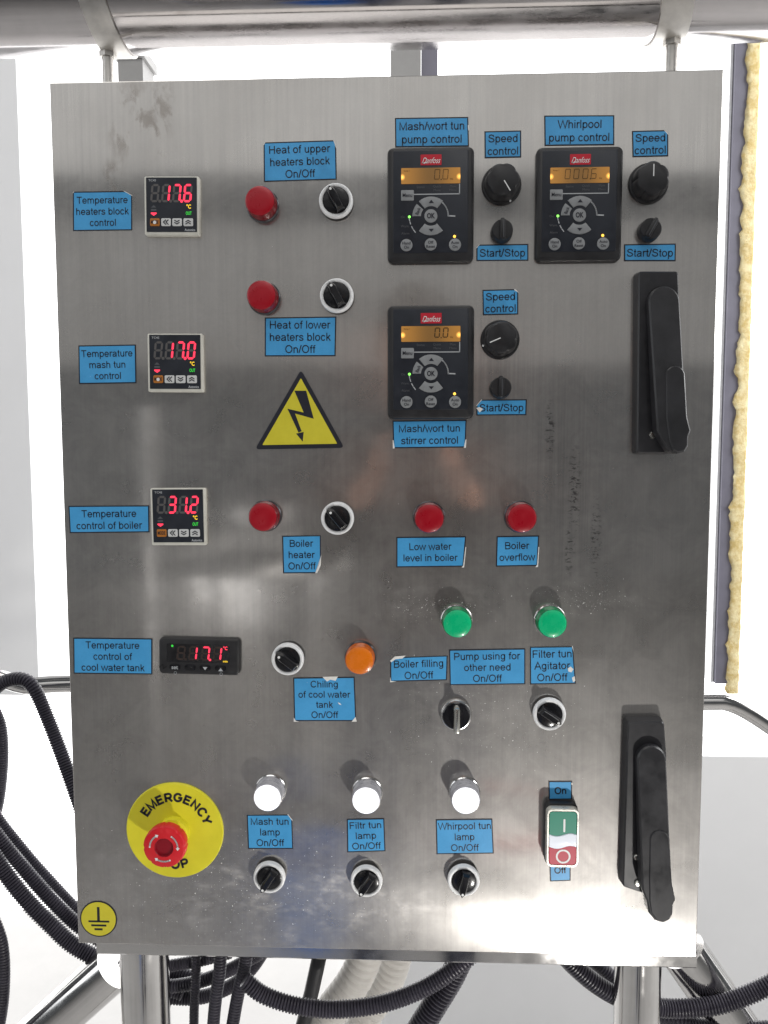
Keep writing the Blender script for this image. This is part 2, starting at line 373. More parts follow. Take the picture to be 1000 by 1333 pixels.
# upright sans lettering for the stickers, drawn as strokes (1000 units to the em)
def _arc(cx, cy, rx, ry, a0, a1, n=12): return [(cx + rx * math.cos(math.radians(a0 + (a1 - a0) * i / n)), cy + ry * math.sin(math.radians(a0 + (a1 - a0) * i / n))) for i in range(n + 1)]
_arch = lambda: _arc(275, 330, 165, 153, 172, 0, 8) + [(440, 0)]
SANS = {
 'a': (556, [_arc(262, 368, 178, 115, 168, 0, 8) + [(440, 70), (460, 0)], [(440, 300), (330, 282), (200, 262), (110, 215), (80, 150), (105, 70), (195, 34), (310, 55), (400, 115), (440, 190)]]),
 'b': (556, [[(110, 0), (110, 716)], _arc(290, 259, 182, 227, 0, 360, 20)]), 'c': (500, [_arc(262, 259, 186, 227, 36, 324, 16)]),
 'd': (556, [[(446, 0), (446, 716)], _arc(266, 259, 182, 227, 0, 360, 20)]), 'e': (556, [[(84, 262), (476, 262)] + _arc(278, 259, 198, 227, 4, 328, 20)]),
 'f': (278, [[(140, 0), (140, 560), (160, 640), (215, 676), (285, 668)], [(25, 475), (262, 475)]]),
 'g': (556, [[(446, 519), (446, -20)] + _arc(268, -25, 178, 140, 0, -160, 8), _arc(266, 262, 182, 224, 0, 360, 20)]),
 'h': (556, [[(110, 0), (110, 716)], _arch()]), 'i': (222, [[(111, 0), (111, 519)], [(111, 630), (111, 716)]]), 'l': (222, [[(111, 0), (111, 716)]]),
 'k': (500, [[(110, 0), (110, 716)], [(410, 519), (115, 215)], [(222, 320), (445, 0)]]),
 'm': (833, [[(110, 0), (110, 519)], _arc(263, 335, 154, 148, 172, 0, 8) + [(417, 0)], _arc(570, 335, 154, 148, 172, 0, 8) + [(724, 0)]]),
 'n': (556, [[(110, 0), (110, 519)], _arch()]), 'o': (556, [_arc(278, 259, 200, 227, 0, 360, 20)]), 'p': (556, [[(110, -210), (110, 519)], _arc(290, 259, 182, 227, 0, 360, 20)]),
 'r': (333, [[(110, 0), (110, 519)], _arc(265, 330, 155, 150, 172, 62, 6)]),
 's': (500, [[(428, 375), (380, 450), (250, 483), (130, 452), (92, 375), (140, 307), (250, 270), (370, 232), (428, 150), (380, 65), (250, 34), (120, 62), (68, 150)]]),
 't': (278, [[(140, 670), (140, 120), (165, 55), (262, 40)], [(30, 475), (255, 475)]]), 'u': (556, [[(446, 0), (446, 519)], [(116, 519)] + _arc(281, 187, 165, 153, 180, 360, 10)]),
 'v': (500, [[(30, 519), (250, 10), (470, 519)]]), 'w': (722, [[(25, 519), (200, 10), (361, 500), (522, 10), (697, 519)]]),
 'y': (500, [[(30, 519), (258, 20)], [(475, 519), (245, -80), (200, -150), (140, -172), (70, -160)]]),
 'A': (667, [[(25, 0), (333, 700), (642, 0)], [(125, 255), (540, 255)]]),
 'B': (667, [[(120, 0), (120, 716)], [(120, 672), (390, 672)] + _arc(400, 530, 160, 142, 90, -90, 8) + [(120, 388)], [(120, 388), (410, 388)] + _arc(420, 216, 170, 172, 90, -90, 8) + [(120, 44)]]),
 'C': (722, [_arc(378, 358, 290, 325, 34, 326, 20)]), 'F': (611, [[(120, 0), (120, 672), (560, 672)], [(120, 370), (510, 370)]]),
 'H': (722, [[(122, 0), (122, 716)], [(600, 0), (600, 716)], [(122, 375), (600, 375)]]), 'L': (556, [[(115, 716), (115, 44), (520, 44)]]),
 'M': (833, [[(115, 0), (115, 680), (417, 30), (718, 680), (718, 0)]]), 'O': (778, [_arc(389, 358, 300, 325, 0, 360, 24)]),
 'P': (667, [[(120, 0), (120, 716)], [(120, 672), (400, 672)] + _arc(410, 495, 175, 177, 90, -90, 8) + [(120, 318)]]),
 'S': (667, [[(560, 500), (510, 620), (340, 676), (170, 630), (110, 525), (170, 430), (340, 375), (520, 310), (590, 195), (520, 85), (340, 40), (150, 85), (80, 225)]]),
 'T': (611, [[(305, 0), (305, 672)], [(20, 672), (590, 672)]]), 'W': (944, [[(25, 716), (245, 20), (472, 690), (699, 20), (919, 716)]]), '/': (278, [[(25, -10), (253, 726)]]),
 'E': (667, [[(580, 660), (120, 660), (120, 56), (590, 56)], [(120, 375), (540, 375)]]), 'R': (722, [[(120, 0), (120, 716)], [(120, 660), (410, 660)] + _arc(420, 495, 165, 165, 90, -90, 8) + [(120, 330)], [(360, 330), (620, 0)]]),
 'G': (778, [_arc(385, 358, 290, 305, 36, 345, 20) + [(665, 350), (410, 350)]]), 'N': (722, [[(120, 0), (120, 660), (600, 56), (600, 716)]]), 'Y': (667, [[(40, 716), (333, 330), (333, 0)], [(626, 716), (333, 330)]]),
 ' ': (278, []),
}
def sans(body, t=90):
    key = ('sans', body, t)
    if key in _gl: return _gl[key]
    V_, F_ = [], []; x0 = 0
    for ch in body:
        adv, strokes = SANS[ch]
        for pl in strokes:
            n = len(pl); closed = (Vector(pl[0]) - Vector(pl[-1])).length < 2; b = len(V_)
            for i in range(n):
                p = Vector(pl[i]); pa = Vector(pl[i - 1]) if i else (Vector(pl[-2]) if closed else None); pb = Vector(pl[i + 1]) if i < n - 1 else (Vector(pl[1]) if closed else None)
                d1 = (p - pa).normalized() if pa is not None else (pb - p).normalized(); d2 = (pb - p).normalized() if pb is not None else d1
                nn = Vector((-d1.y, d1.x)) + Vector((-d2.y, d2.x)); nn.normalize(); k_ = 1 / max(0.5, nn.dot(Vector((-d1.y, d1.x))))
                for s_ in (1, -1): q = p + nn * (s_ * t / 2 * k_); V_.append(((x0 + q.x) / 716.0, q.y / 716.0, 0))
            for i in range(n - 1): F_.append((b + 2 * i, b + 2 * i + 1, b + 2 * i + 3, b + 2 * i + 2))
        x0 += adv
    _gl[key] = (V_, F_); return _gl[key]
def rrect(w, h, r, n=5, cx=0.0, cy=0.0):
    out = []
    for (sx, sy, a0) in ((1, 1, 0), (-1, 1, 90), (-1, -1, 180), (1, -1, 270)):
        for i in range(n + 1):
            a = math.radians(a0 + 90 * i / n)
            out.append((cx + sx * (w / 2 - r) + r * math.cos(a), cy + sy * (h / 2 - r) + r * math.sin(a)))
    return out
def circ(r, n=32, cx=0, cy=0, a0=0): return [(cx + r * math.cos(a0 + 2 * math.pi * i / n), cy + r * math.sin(a0 + 2 * math.pi * i / n)) for i in range(n)]
def area2(poly): return sum(poly[i][0] * poly[(i + 1) % len(poly)][1] - poly[(i + 1) % len(poly)][0] * poly[i][1] for i in range(len(poly)))
def inset(poly, d):
    """polygon offset inwards by d"""
    if area2(poly) < 0: return inset(poly[::-1], d)[::-1]
    n = len(poly); out = []
    for i in range(n):
        p0, p1, p2 = Vector(poly[i - 1]), Vector(poly[i]), Vector(poly[(i + 1) % n])
        e1 = (p1 - p0); e2 = (p2 - p1)
        if e1.length < 1e-9 or e2.length < 1e-9: out.append(tuple(p1)); continue
        n1 = Vector((-e1.y, e1.x)).normalized(); n2 = Vector((-e2.y, e2.x)).normalized()
        b = n1 + n2
        if b.length < 1e-6: out.append(tuple(p1 + n1 * d)); continue
        b.normalize(); out.append(tuple(p1 + b * (d / max(0.35, b.dot(n1)))))
    return out
def clip(poly, a, b):
    """keep the part of poly to the left of the line a->b"""
    def sd(p): return (b[0] - a[0]) * (p[1] - a[1]) - (b[1] - a[1]) * (p[0] - a[0])
    out = []
    for i in range(len(poly)):
        p, q = poly[i], poly[(i + 1) % len(poly)]; sp_, sq = sd(p), sd(q)
        if sp_ >= 0: out.append(p)
        if (sp_ >= 0) != (sq >= 0):
            t = sp_ / (sp_ - sq); out.append((p[0] + (q[0] - p[0]) * t, p[1] + (q[1] - p[1]) * t))
    return out
def sector(cx, cy, r0, r1, a0, a1, n=8):
    A = [math.radians(a0 + (a1 - a0) * i / n) for i in range(n + 1)]
    return [(cx + r1 * math.cos(a), cy + r1 * math.sin(a)) for a in A] + [(cx + r0 * math.cos(a), cy + r0 * math.sin(a)) for a in reversed(A)]
def empty(name, loc, label=None, cat=None, group=None):
    o = bpy.data.objects.new(name, None); C.objects.link(o); o.location = loc; o.empty_display_size = 0.05
    tag(o, label, cat, group); return o
def tag(o, label=None, cat=None, group=None, kind=None):
    if label: o['label'] = label
    if cat: o['category'] = cat
    if group: o['group'] = group
    if kind: o['kind'] = kind
    return o
def box(mb, x0, x1, y0, y1, z0, z1, m=0):      # world-style box for raw builds
    b = len(mb.v)
    mb.v += [(x, y, z) for x in (x0, x1) for y in (y0, y1) for z in (z0, z1)]
    for f in ((0, 1, 3, 2), (4, 6, 7, 5), (0, 4, 5, 1), (2, 3, 7, 6), (0, 2, 6, 4), (1, 5, 7, 3)): mb.f.append(tuple(b + i for i in f)); mb.m.append(m)
    return mb
def tube(mb, pts, rad, n=20, m=0, caps=True, seg=1):
    """round tube along pts; rad a number or list"""
    pts = [Vector(p) for p in pts]; rings = []
    t0 = (pts[1] - pts[0]).normalized(); up = Vector((0, 0, 1)) if abs(t0.z) < 0.9 else Vector((1, 0, 0))
    a = t0.cross(up).normalized()
    for i, p in enumerate(pts):
        t = (pts[min(i + 1, len(pts) - 1)] - pts[max(i - 1, 0)]).normalized()
        a = (a - t * a.dot(t)).normalized(); b = t.cross(a)
        r = rad[i] if isinstance(rad, list) else rad
        rings.append([tuple(p + (a * math.cos(2 * math.pi * k / n) + b * math.sin(2 * math.pi * k / n)) * r) for k in range(n)])
    return mb.loft(rings, caps, caps, m)
def spline(ctrl, step):
    """Catmull-Rom through ctrl, resampled evenly"""
    P = [Vector(p) for p in ctrl]; P = [P[0] * 2 - P[1]] + P + [P[-1] * 2 - P[-2]]; d = []
    for i in range(1, len(P) - 2):
        for k in range(40):
            t = k / 40; a, b, c, e = P[i - 1], P[i], P[i + 1], P[i + 2]
            d.append(0.5 * ((2 * b) + (c - a) * t + (2 * a - 5 * b + 4 * c - e) * t * t + (3 * b - a - 3 * c + e) * t ** 3))
    d.append(P[-2]); out = [d[0]]; acc = 0
    for a, b in zip(d[:-1], d[1:]):
        L = (b - a).length; s = step - acc
        while s <= L and L > 0: out.append(a + (b - a) * (s / L)); s += step
        acc = (acc + L) % step
    return out

# ------------------------------------------------------------------ setting
def structure(o): o['kind'] = 'structure'; return o
structure(box(MB(), -8, 8, -8, 1.62, -0.06, 0.0).build('floor', 'floor', raw=True, smooth=0))
BD = -0.95                                   # depth plane of the window wall (behind the door)
# daylight backdrop in the window; its glow also stands in for bright white wall
structure(MB().loft([[(-6, 1.6, 0.0), (6, 1.6, 0.0)], [(-6, 1.6, 5), (6, 1.6, 5)]], False, False, close=False).build('sky', 'sky', raw=True, smooth=0))
def pz(x, y, h): return px(x, y, h)
zs = pz(960, 985, BD).z
xw = pz(470, 1290, BD).x
w = MB(); box(w, xw, 3.2, -BD, -BD + 0.12, 0.001, zs); structure(w.build('back_wall', 'wall', raw=True, smooth=0))
w = MB(); box(w, -3.0, pz(36, 500, BD).x, -BD, -BD + 0.10, pz(20, 905, BD).z, 4.0); structure(w.build('side_wall', 'reveal', raw=True, smooth=0))

# window post with its line of expanding foam
xf0, xf1 = pz(957, 100, BD).x, pz(976, 100, BD).x
zf = pz(945, 890, BD).z
post = empty('window_frame', ((xf0 + xf1) / 2, -BD + 0.03, zf), 'grey plastic window frame upright beside a ragged yellow foam seam', 'window frame')
w = MB(); hw = (xf1 - xf0) / 2
box(w, -hw, hw, -0.03, 0.03, 0.0, 2.2); w.build('frame_profile', 'pvc', post, raw=True, smooth=0)
w = MB(); box(w, -hw - 0.006, -hw - 0.001, -0.02, 0.03, 0.0, 2.2); w.build('sealing_gasket', 'ring_white', post, raw=True, smooth=0)
# foam bead: lumpy strip
rings = []; nz = 260
for i in range(nz):
    z = -0.02 + 2.1 * i / nz
    k = 0.0165 + 0.013 * (noise.noise(Vector((0, 3.1, z * 7)))) * 0.6 + 0.007 * noise.noise(Vector((5, 0, z * 31))) + 0.004 * noise.noise(Vector((8, 0, z * 110)))
    k = max(0.004, k); kr = 0.0095 + 0.0012 * noise.noise(Vector((9, 0, z * 22)))
    dp = 0.005 + 0.003 * noise.noise(Vector((2, 0, z * 17)))
    rings.append([(hw + 0.009 + (k if math.cos(a) < 0 else kr) * math.copysign(abs(math.cos(a)) ** 0.45, math.cos(a)) * (1 + 0.25 * noise.noise(Vector((math.cos(a) * 2, math.sin(a) * 2, z * 60)))), -0.03 + dp * -math.sin(a) - 0.002, z)
                  for a in [2 * math.pi * q / 14 for q in range(14)]])
foam = MB().loft(rings).build('foam_seam', 'foam', raw=True, smooth=80, loc=post.location)
tag(foam, 'ragged strip of dried yellow expanding foam along the grey window frame', 'foam')
# mullion behind the top of the cabinet
a, b = pz(509, 80, BD).x, pz(570, 80, BD).x
w = MB(); box(w, a, a + (b - a) * 0.64, -BD - 0.02, -BD + 0.05, 1.0, 2.9, 0); box(w, a + (b - a) * 0.64 + 0.001, b, -BD, -BD + 0.05, 1.0, 2.9, 1)
tag(w.build('window_mullion', ['mull', 'pvc'], raw=True, smooth=0), 'grey two-step window mullion behind the cabinet top', 'window mullion')
a, b = pz(158, 88, BD).x, pz(190, 88, BD).x
w = MB(); box(w, a, b, -BD - 0.02, -BD + 0.05, 0.9, pz(170, 83, BD).z); box(w, a - 0.006, b + 0.006, -BD - 0.026, -BD + 0.056, pz(170, 83, BD).z + 0.0005, pz(170, 83, BD).z + 0.02)
tag(w.build('grey_post', 'mull', raw=True, smooth=0), 'short grey post end showing above the cabinet beside the pipe clamp stud', 'post')

# ------------------------------------------------------------------ cabinet
DH = 0.8152
cab = empty('control_cabinet', (0, 0, Z0), 'brushed stainless steel control cabinet with blue stickers, lamps, switches and drive keypads', 'control cabinet')
w = MB()
prof = [(0.0, 0.0195), (0.0, 0.0016), (0.0003, 0.0005), (0.0010, 0.0)]
def rr(i, y): return [(-0.3 + i, y, 0.0 + i), (0.3 - i, y, 0.0 + i), (0.3 - i, y, DH - i), (-0.3 + i, y, DH - i)]
w.loft([rr(i, y) for i, y in prof], True, True)
door = w.build('door', 'door', cab, raw=True, smooth=0)
w = MB(); box(w, -0.292, 0.292, 0.021, 0.215, 0.008, DH - 0.006); w.build('cabinet_body', 'steel', cab, raw=True, smooth=0)

def at(x, y, h=0.0):
    p = px(x, y, h); return Vector((p.x, 0, p.z - Z0))
def scale_at(x, y, h=0.0): return (px(x + 1, y, h) - px(x, y, h)).length

def sticker(lines, quad, frac, cuts=(), bold=0.006, label=None, tears=(), dy=0.0, name='label_sticker', cap=None):
    """quad: TL,TR,BR,BL pixels; cuts: pairs of pixels, the corner beyond a->b is torn away"""
    P = [at(*q) for q in quad]; c = sum(P, Vector()) / 4
    poly = [(p.x - c.x, p.z - c.z) for p in reversed(P)]          # counter-clockwise BL, BR, TR, TL
    def loc(q): p = at(*q); return (p.x - c.x, p.z - c.z)
    bord = 0.0011
    paper = [poly[i] for i in range(4)]; face = inset(poly, bord); base = list(poly)
    for a, b in cuts:
        a, b = loc(a), loc(b); d = Vector((b[0] - a[0], b[1] - a[1])).normalized(); n = Vector((d.y, -d.x)) * 0.0006
        base = clip(base, a, b); face = clip(face, a, b); paper = clip(paper, (a[0] + n.x, a[1] + n.y), (b[0] + n.x, b[1] + n.y))
    o = MB().prism(inset(paper, 0.0 if cuts else 0.0003), -0.0004, 0.0002).build(name, 'paper', cab, c, smooth=0,
            label=label or ('blue sticker reading ' + ' '.join(lines)))
    MB().prism(base, 0.0002, 0.00032).build('printed_border', 'ink', o, smooth=0)
    MB().prism(face, 0.00032, 0.00042).build('blue_field', 'blue', o, smooth=0)
    wd = ((P[1] - P[0]).length + (P[2] - P[3]).length) / 2; ht = ((P[3] - P[0]).length + (P[2] - P[1]).length) / 2
    n = len(lines); th = 135 if bold > 0.01 else 96
    ws = []
    for l in lines:
        xs = [p[0] for p in sans(l, th)[0]]; ws.append(max(xs) - min(xs))
    k = frac * wd / max(ws)                                        # glyph scale
    capm = cap or min(k * 1.04, ht / n * 0.60)
    pitch = min(capm * 1.62, ht * 0.93 / n)
    rot = math.atan2(poly[1][1] - poly[0][1], poly[1][0] - poly[0][0])
    t = MB()
    for i, l in enumerate(lines):
        v = ((n - 1) / 2 - i) * pitch + dy * ht - 0.03 * capm
        t.text(l, capm, -math.sin(rot) * v, v, 0.00055, width=ws[i] * k, rot=rot, font=sans(l, th))
    t.build('lettering', 'ink', o, smooth=0)
    for tr in tears:                                               # white paper showing where the print is scraped off
        q = [loc(p) for p in tr]
        if area2(q) < 0: q = q[::-1]
        MB().prism(q, 0.0002, 0.0007).build('torn_corner', 'paper', o, smooth=0)
    return o

B_ = 'blue sticker reading '
sticker(['Temperature', 'heaters block', 'control'], [(95, 249.5), (172.4, 248.5), (172.4, 300), (95.2, 301)], .885, [((172.6, 255.5), (161, 248.8)), ((97, 249.4), (94.6, 252.5))])
sticker(['Heat of upper', 'heaters block', 'On/Off'], [(343.2, 185.5), (437.6, 182.5), (438.6, 234), (343.6, 237)], .84, [((438, 194), (434, 182.8)), ((346, 185), (343, 190))])
sticker(['Mash/wort tun', 'pump control'], [(514.2, 153.6), (609.7, 152.2), (610.7, 190.8), (514.6, 192)], .88, tears=[[(609.2, 163), (610.6, 163), (611, 170), (609.6, 170)]])
sticker(['Speed', 'control'], [(630.7, 171), (678.6, 169.8), (678.6, 205), (631, 206)], .83, label=B_ + 'Speed control above the mash/wort tun pump dial')
sticker(['Start/Stop'], [(620.2, 318.5), (688, 317.5), (688, 339.5), (620.2, 340)], .87, [((625, 318), (620, 324))], label=B_ + 'Start/Stop beside the mash/wort tun pump keypad')
sticker(['Whirlpool', 'pump control'], [(708.5, 150.5), (799.8, 150), (799.8, 189), (709, 190)], .86)
sticker(['Speed', 'control'], [(822.7, 170.5), (870, 169.3), (870, 203.6), (823.4, 204.7)], .86, [((870.3, 176), (864, 169.2))], label=B_ + 'Speed control above the whirlpool pump dial')
sticker(['Start/Stop'], [(812.4, 318), (880, 317), (879.6, 340), (812.4, 340)], .89, label=B_ + 'Start/Stop beside the whirlpool pump keypad')
sticker(['Speed', 'control'], [(628, 377.4), (674.8, 376.2), (674.8, 409.5), (628.6, 410.5)], .85, [((675, 381.5), (669.5, 376.2))], label=B_ + 'Speed control above the stirrer dial', tears=[[(669, 376.5), (671.5, 377), (673.5, 379.5), (671, 379)]])
sticker(['Start/Stop'], [(620, 520.2), (686, 519.7), (685.3, 540.5), (620.2, 541)], .87, [((628, 520), (619.8, 529.6))], label=B_ + 'Start/Stop with a torn white corner beside the stirrer keypad', tears=[[(620, 531), (624.5, 530), (629, 532.5), (624.5, 537)]])
sticker(['Mash/wort tun', 'stirrer control'], [(511, 547.5), (607.6, 546.4), (606.2, 582.5), (512, 583.6)], .83, [((511.4, 576), (514, 584)), ((603.5, 583.5), (607.4, 574))], tears=[[(511.3, 573), (512.3, 573), (514, 583.5), (511.6, 584)], [(606.2, 572), (607.3, 572), (606.5, 583), (603.8, 583)]])
sticker(['Heat of lower', 'heaters block', 'On/Off'], [(344.8, 413.3), (438, 412), (437, 463.7), (344.8, 464)], .855)
sticker(['Temperature', 'mash tun', 'control'], [(102.2, 449.7), (177, 448.4), (177.8, 498.8), (103, 500)], .89)
sticker(['Temperature', 'control of boiler'], [(89.2, 658.5), (194.4, 657.8), (194.8, 693), (91, 694)], .82)
sticker(['Boiler', 'heater', 'On/Off'], [(367.3, 697.4), (417.9, 696.5), (418.3, 746), (368.6, 746.5)], .71, [((410, 747), (418.8, 721))], tears=[[(411, 745.5), (416, 733), (418.5, 722), (417.5, 736), (413, 746)]])
sticker(['Temperature', 'control of', 'cool water tank'], [(95.5, 830), (198.5, 831), (198.5, 878), (96, 876.8)], .8)
sticker(['Chiling', 'of cool water', 'tank', 'On/Off'], [(381.7, 882), (461.8, 881), (464, 938.6), (383, 938.6)], .84, tears=[[(420, 881), (440, 880.5), (437, 886), (430, 884.5), (426, 887)], [(382.6, 934), (385, 938), (389, 939.2), (382.6, 939.2)], [(463, 933), (464.4, 939.2), (458, 939.2)], [(440, 914), (443, 915.5), (444.5, 917.5), (441.5, 916.5)]])
sticker(['Low water', 'level in boiler'], [(516, 699), (607, 698), (603.5, 737.6), (516, 738.6)], .79, tears=[[(606, 712), (607, 712), (604.2, 738.6), (601, 738.6), (603.2, 736)]])
sticker(['Boiler', 'overflow'], [(646.6, 698), (702, 697), (700, 736.6), (645.6, 737.6)], .85, tears=[[(701, 712), (702, 712), (700.4, 738), (697, 738.2), (699.4, 735)]])
sticker(['Boiler filling', 'On/Off'], [(508, 855.5), (583, 853), (582, 885.5), (508, 887.4)], .86, [((529, 853.2), (507.4, 861))], tears=[[(508, 860), (514, 854.5), (528, 853.4), (524, 857), (515, 858), (509.5, 862)], [(508, 881), (509.2, 886.4), (516, 887), (508, 888)]], dy=-0.02)
sticker(['Pump using for', 'other need', 'On/Off'], [(584.6, 845.6), (684, 844), (684, 890.7), (585.6, 892)], .87)
sticker(['Filter tun', 'Agitator', 'On/Off'], [(689.8, 841.8), (746, 841), (750, 890), (690, 891)], .87, [((750, 862), (744.6, 840.6))], tears=[[(739, 870), (743, 867.5), (746.5, 871), (744, 875), (740, 874)], [(744.5, 882), (748, 880), (749, 886), (746, 888)]])
sticker(['Mash tun', 'lamp', 'On/Off'], [(321.4, 1060.4), (380.5, 1060), (382, 1105), (323, 1105)], .83, [((381, 1069), (374, 1059.8))])
sticker(['Filtr tun', 'lamp', 'On/Off'], [(451.6, 1066), (500.4, 1065), (502, 1108), (452.2, 1109.5)], .83)
sticker(['Whirpool tun', 'lamp', 'On/Off'], [(567.4, 1066.6), (641, 1065.6), (643, 1111), (568.4, 1112)], .93)
sticker(['On'], [(714, 1016.6), (744.8, 1016.6), (744.8, 1040.6), (714.5, 1041)], .50, bold=0.02, label='small blue sticker reading On above the power button', tears=[[(743.6, 1019), (745.3, 1018.6), (745.2, 1021.6), (744, 1021.4)]])
sticker(['Off'], [(715, 1119), (743, 1118.6), (743, 1146.4), (716.2, 1147.4)], .56, bold=0.02, label='small blue sticker reading Off below the power button', dy=0.02)

# electric hazard triangle
P = [at(392, 481), at(448.5, 583), at(332, 585)]; c = sum(P, Vector()) / 3
tri = [(p.x - c.x, p.z - c.z) for p in (P[2], P[1], P[0])]
def round_poly(poly, r, n=5):
    out = []
    for i in range(len(poly)):
        p0, p, p2 = Vector(poly[i - 1]), Vector(poly[i]), Vector(poly[(i + 1) % len(poly)])
        a, b = p + (p0 - p).normalized() * r, p + (p2 - p).normalized() * r
        for k in range(n + 1):
            t = k / n; q = a * (1 - t) ** 2 + p * 2 * t * (1 - t) + b * t * t; out.append(tuple(q))
    return out
o = MB().prism(round_poly(tri, 0.0045), -0.0004, 0.0004).build('warning_sticker', 'ink', cab, c, smooth=0, label='yellow triangular electric shock warning sticker with a black bolt arrow')
MB().prism(round_poly(inset(tri, 0.0039), 0.001, 3), 0.0004, 0.0006).build('yellow_field', 'yellow', o, smooth=0)
def L2(q): p = at(*q); return (p.x - c.x, p.z - c.z)
zb = lambda X, Y: L2((50 + X / 2.2222, 330 + Y / 2.2222))
t = MB()
t.prism([zb(741, 397), zb(775, 397), zb(797, 478), zb(743, 463), zb(762, 514), zb(753, 518), zb(721, 449), zb(768, 460)][::-1], 0.0006, 0.0007)
t.prism([zb(746, 521), zb(768, 516), zb(765, 544)][::-1], 0.0006, 0.0007)
t.build('bolt_symbol', 'ink', o, smooth=0)
# protective earth disc
c = at(128.5, 1196); r = 24 * scale_at(128, 1196)
o = MB().prism(circ(r, 40), -0.0004, 0.0004).build('earth_sticker', 'ink', cab, c, smooth=0, label='round yellow earth symbol sticker in the door corner')
MB().prism(circ(r - 0.0012, 40), 0.0004, 0.0006).build('yellow_field', 'yellow', o, smooth=0)
t = MB(); s_ = scale_at(128, 1196)
for (x0, y0, x1, y1) in ((127, 1180, 130.3, 1199), (115.5, 1198, 142.5, 1200.4), (119, 1203.3, 138.5, 1205.8), (123, 1208.4, 133.5, 1211)):
    q = [((x0 - 128.5) * s_, (1196 - y1) * s_), ((x1 - 128.5) * s_, (1196 - y1) * s_), ((x1 - 128.5) * s_, (1196 - y0) * s_), ((x0 - 128.5) * s_, (1196 - y0) * s_)]
    t.prism(q, 0.0006, 0.00072)
t.build('earth_symbol', 'ink', o, smooth=0)

# ---- indicator lamps
def lamp(x, y, colour, label, h=0.016, r=0.0137):
    c = at(x, y, h)
    o = MB().lathe([(r + 0.0012, -0.0005), (r + 0.0012, 0.0022), (r + 0.0004, 0.0032), (r - 0.001, 0.0032)], 44).build('indicator_lamp', 'collar_bright' if colour in ('white', 'green') else 'collar', cab, c, label=label)
    prof = [(r, 0.0030)]
    for k in range(4):                                              # ribbed translucent skirt
        prof += [(r, 0.0042 + k * 0.0026), (r - 0.0004, 0.0050 + k * 0.0026)]
    prof += [(r, h - 0.003), (r - 0.0004, h - 0.0012), (r - 0.0011, h - 0.0003)]
    MB().lathe(prof, 44, cap1=False).build('lens_skirt', 'side_' + colour, o)
    MB().lathe([(r - 0.0011, h - 0.0003), (r - 0.0014, h - 0.0002), (r - 0.002, h + 0.0002), (r * 0.55, h + 0.0007), (r * 0.2, h + 0.0008)], 44).build('lens', 'lens_' + colour, o)
    return o
lamp(338, 261, 'red', 'red indicator lamp under the Heat of upper heaters block sticker')
lamp(340, 384, 'red', 'red indicator lamp over the Heat of lower heaters block sticker')
lamp(342, 673, 'red', 'red indicator lamp beside the boiler heater switch')
lamp(559, 675, 'red', 'red indicator lamp over the Low water level in boiler sticker')
lamp(680, 674.5, 'red', 'red indicator lamp over the Boiler overflow sticker')
lamp(468, 860, 'orange', 'orange indicator lamp over the Chiling of cool water tank sticker')
lamp(595.5, 812, 'green', 'green indicator lamp over the Pump using for other need sticker')
lamp(719.5, 812, 'green', 'green indicator lamp over the Filter tun Agitator sticker')
lamp(348, 1039, 'white', 'lit white indicator lamp over the Mash tun lamp sticker', 0.020)
lamp(476.5, 1042.5, 'white', 'lit white indicator lamp over the Filtr tun lamp sticker', 0.020)
lamp(606.5, 1042.5, 'white', 'lit white indicator lamp over the Whirpool tun lamp sticker', 0.020)

# ---- selector switches
def rot2(p, a): return (p[0] * math.cos(a) - p[1] * math.sin(a), p[0] * math.sin(a) + p[1] * math.cos(a))
def selector(x, y, ang, label, h=0.009, dot=1):
    c = at(x, y, h); a = math.radians(ang)                          # ang: pointer direction, 0 up, + towards the hinge side
    o = MB().lathe([(0.0150, -0.0005), (0.0150, 0.0040), (0.0140, 0.0045)], 44).build('selector_switch', 'black', cab, c, label=label)
    MB().lathe([(0.0153, 0.0040), (0.0152, h - 0.0020), (0.0147, h - 0.0006), (0.0138, h), (0.0126, h - 0.0002), (0.0119, h - 0.0010), (0.0119, h - 0.003)], 48, cap1=False).build('white_ring', 'ring_white', o)
    MB().lathe([(0.0119, h - 0.0029), (0.0117, h - 0.0012), (0.011, h - 0.0008), (0.004, h - 0.0008)], 44).build('turning_disc', 'gloss', o)
    # wedge-shaped grip: parallel sides, pointed nose
    g0 = [(-0.0042, -0.0108), (0.0042, -0.0108), (0.0047, 0.004), (0.0036, 0.0095), (0.0, 0.0128), (-0.0036, 0.0095), (-0.0047, 0.004)]
    g1 = [(-0.0028, -0.0098), (0.0028, -0.0098), (0.0030, 0.004), (0.0024, 0.0085), (0.0, 0.0112), (-0.0024, 0.0085), (-0.0030, 0.004)]
    g2 = [(q[0] * 0.72, q[1] * 0.94) for q in g1]
    m = MB(); m.loft([[(*[rot2(q, a)[0]], w_, rot2(q, a)[1]) for q in g] for g, w_ in ((g0, h - 0.001), (g0, h + 0.001), (g1, h + 0.0085), (g2, h + 0.0095))])
    m.build('grip', 'gloss', o, smooth=30)
    d = rot2((0, 0.0078 * dot), a)
    MB().lathe([(0.0012, h + 0.009), (0.0012, h + 0.0097)], 14, d[0], d[1]).build('pointer_dot', 'print_white', o)
    return o
selector(437, 260, 28, 'white-ringed black selector switch under the Heat of upper heaters block sticker')
selector(438, 384, 28, 'white-ringed black selector switch over the Heat of lower heaters block sticker')
selector(439, 675, 40, 'white-ringed black selector switch over the Boiler heater sticker')
selector(374, 859, 52, 'white-ringed black selector switch over the Chiling of cool water tank sticker')
selector(716, 931, 236, 'white-ringed black selector switch under the Filter tun Agitator sticker')
selector(350, 1144, 146, 'white-ringed black selector switch under the Mash tun lamp sticker')
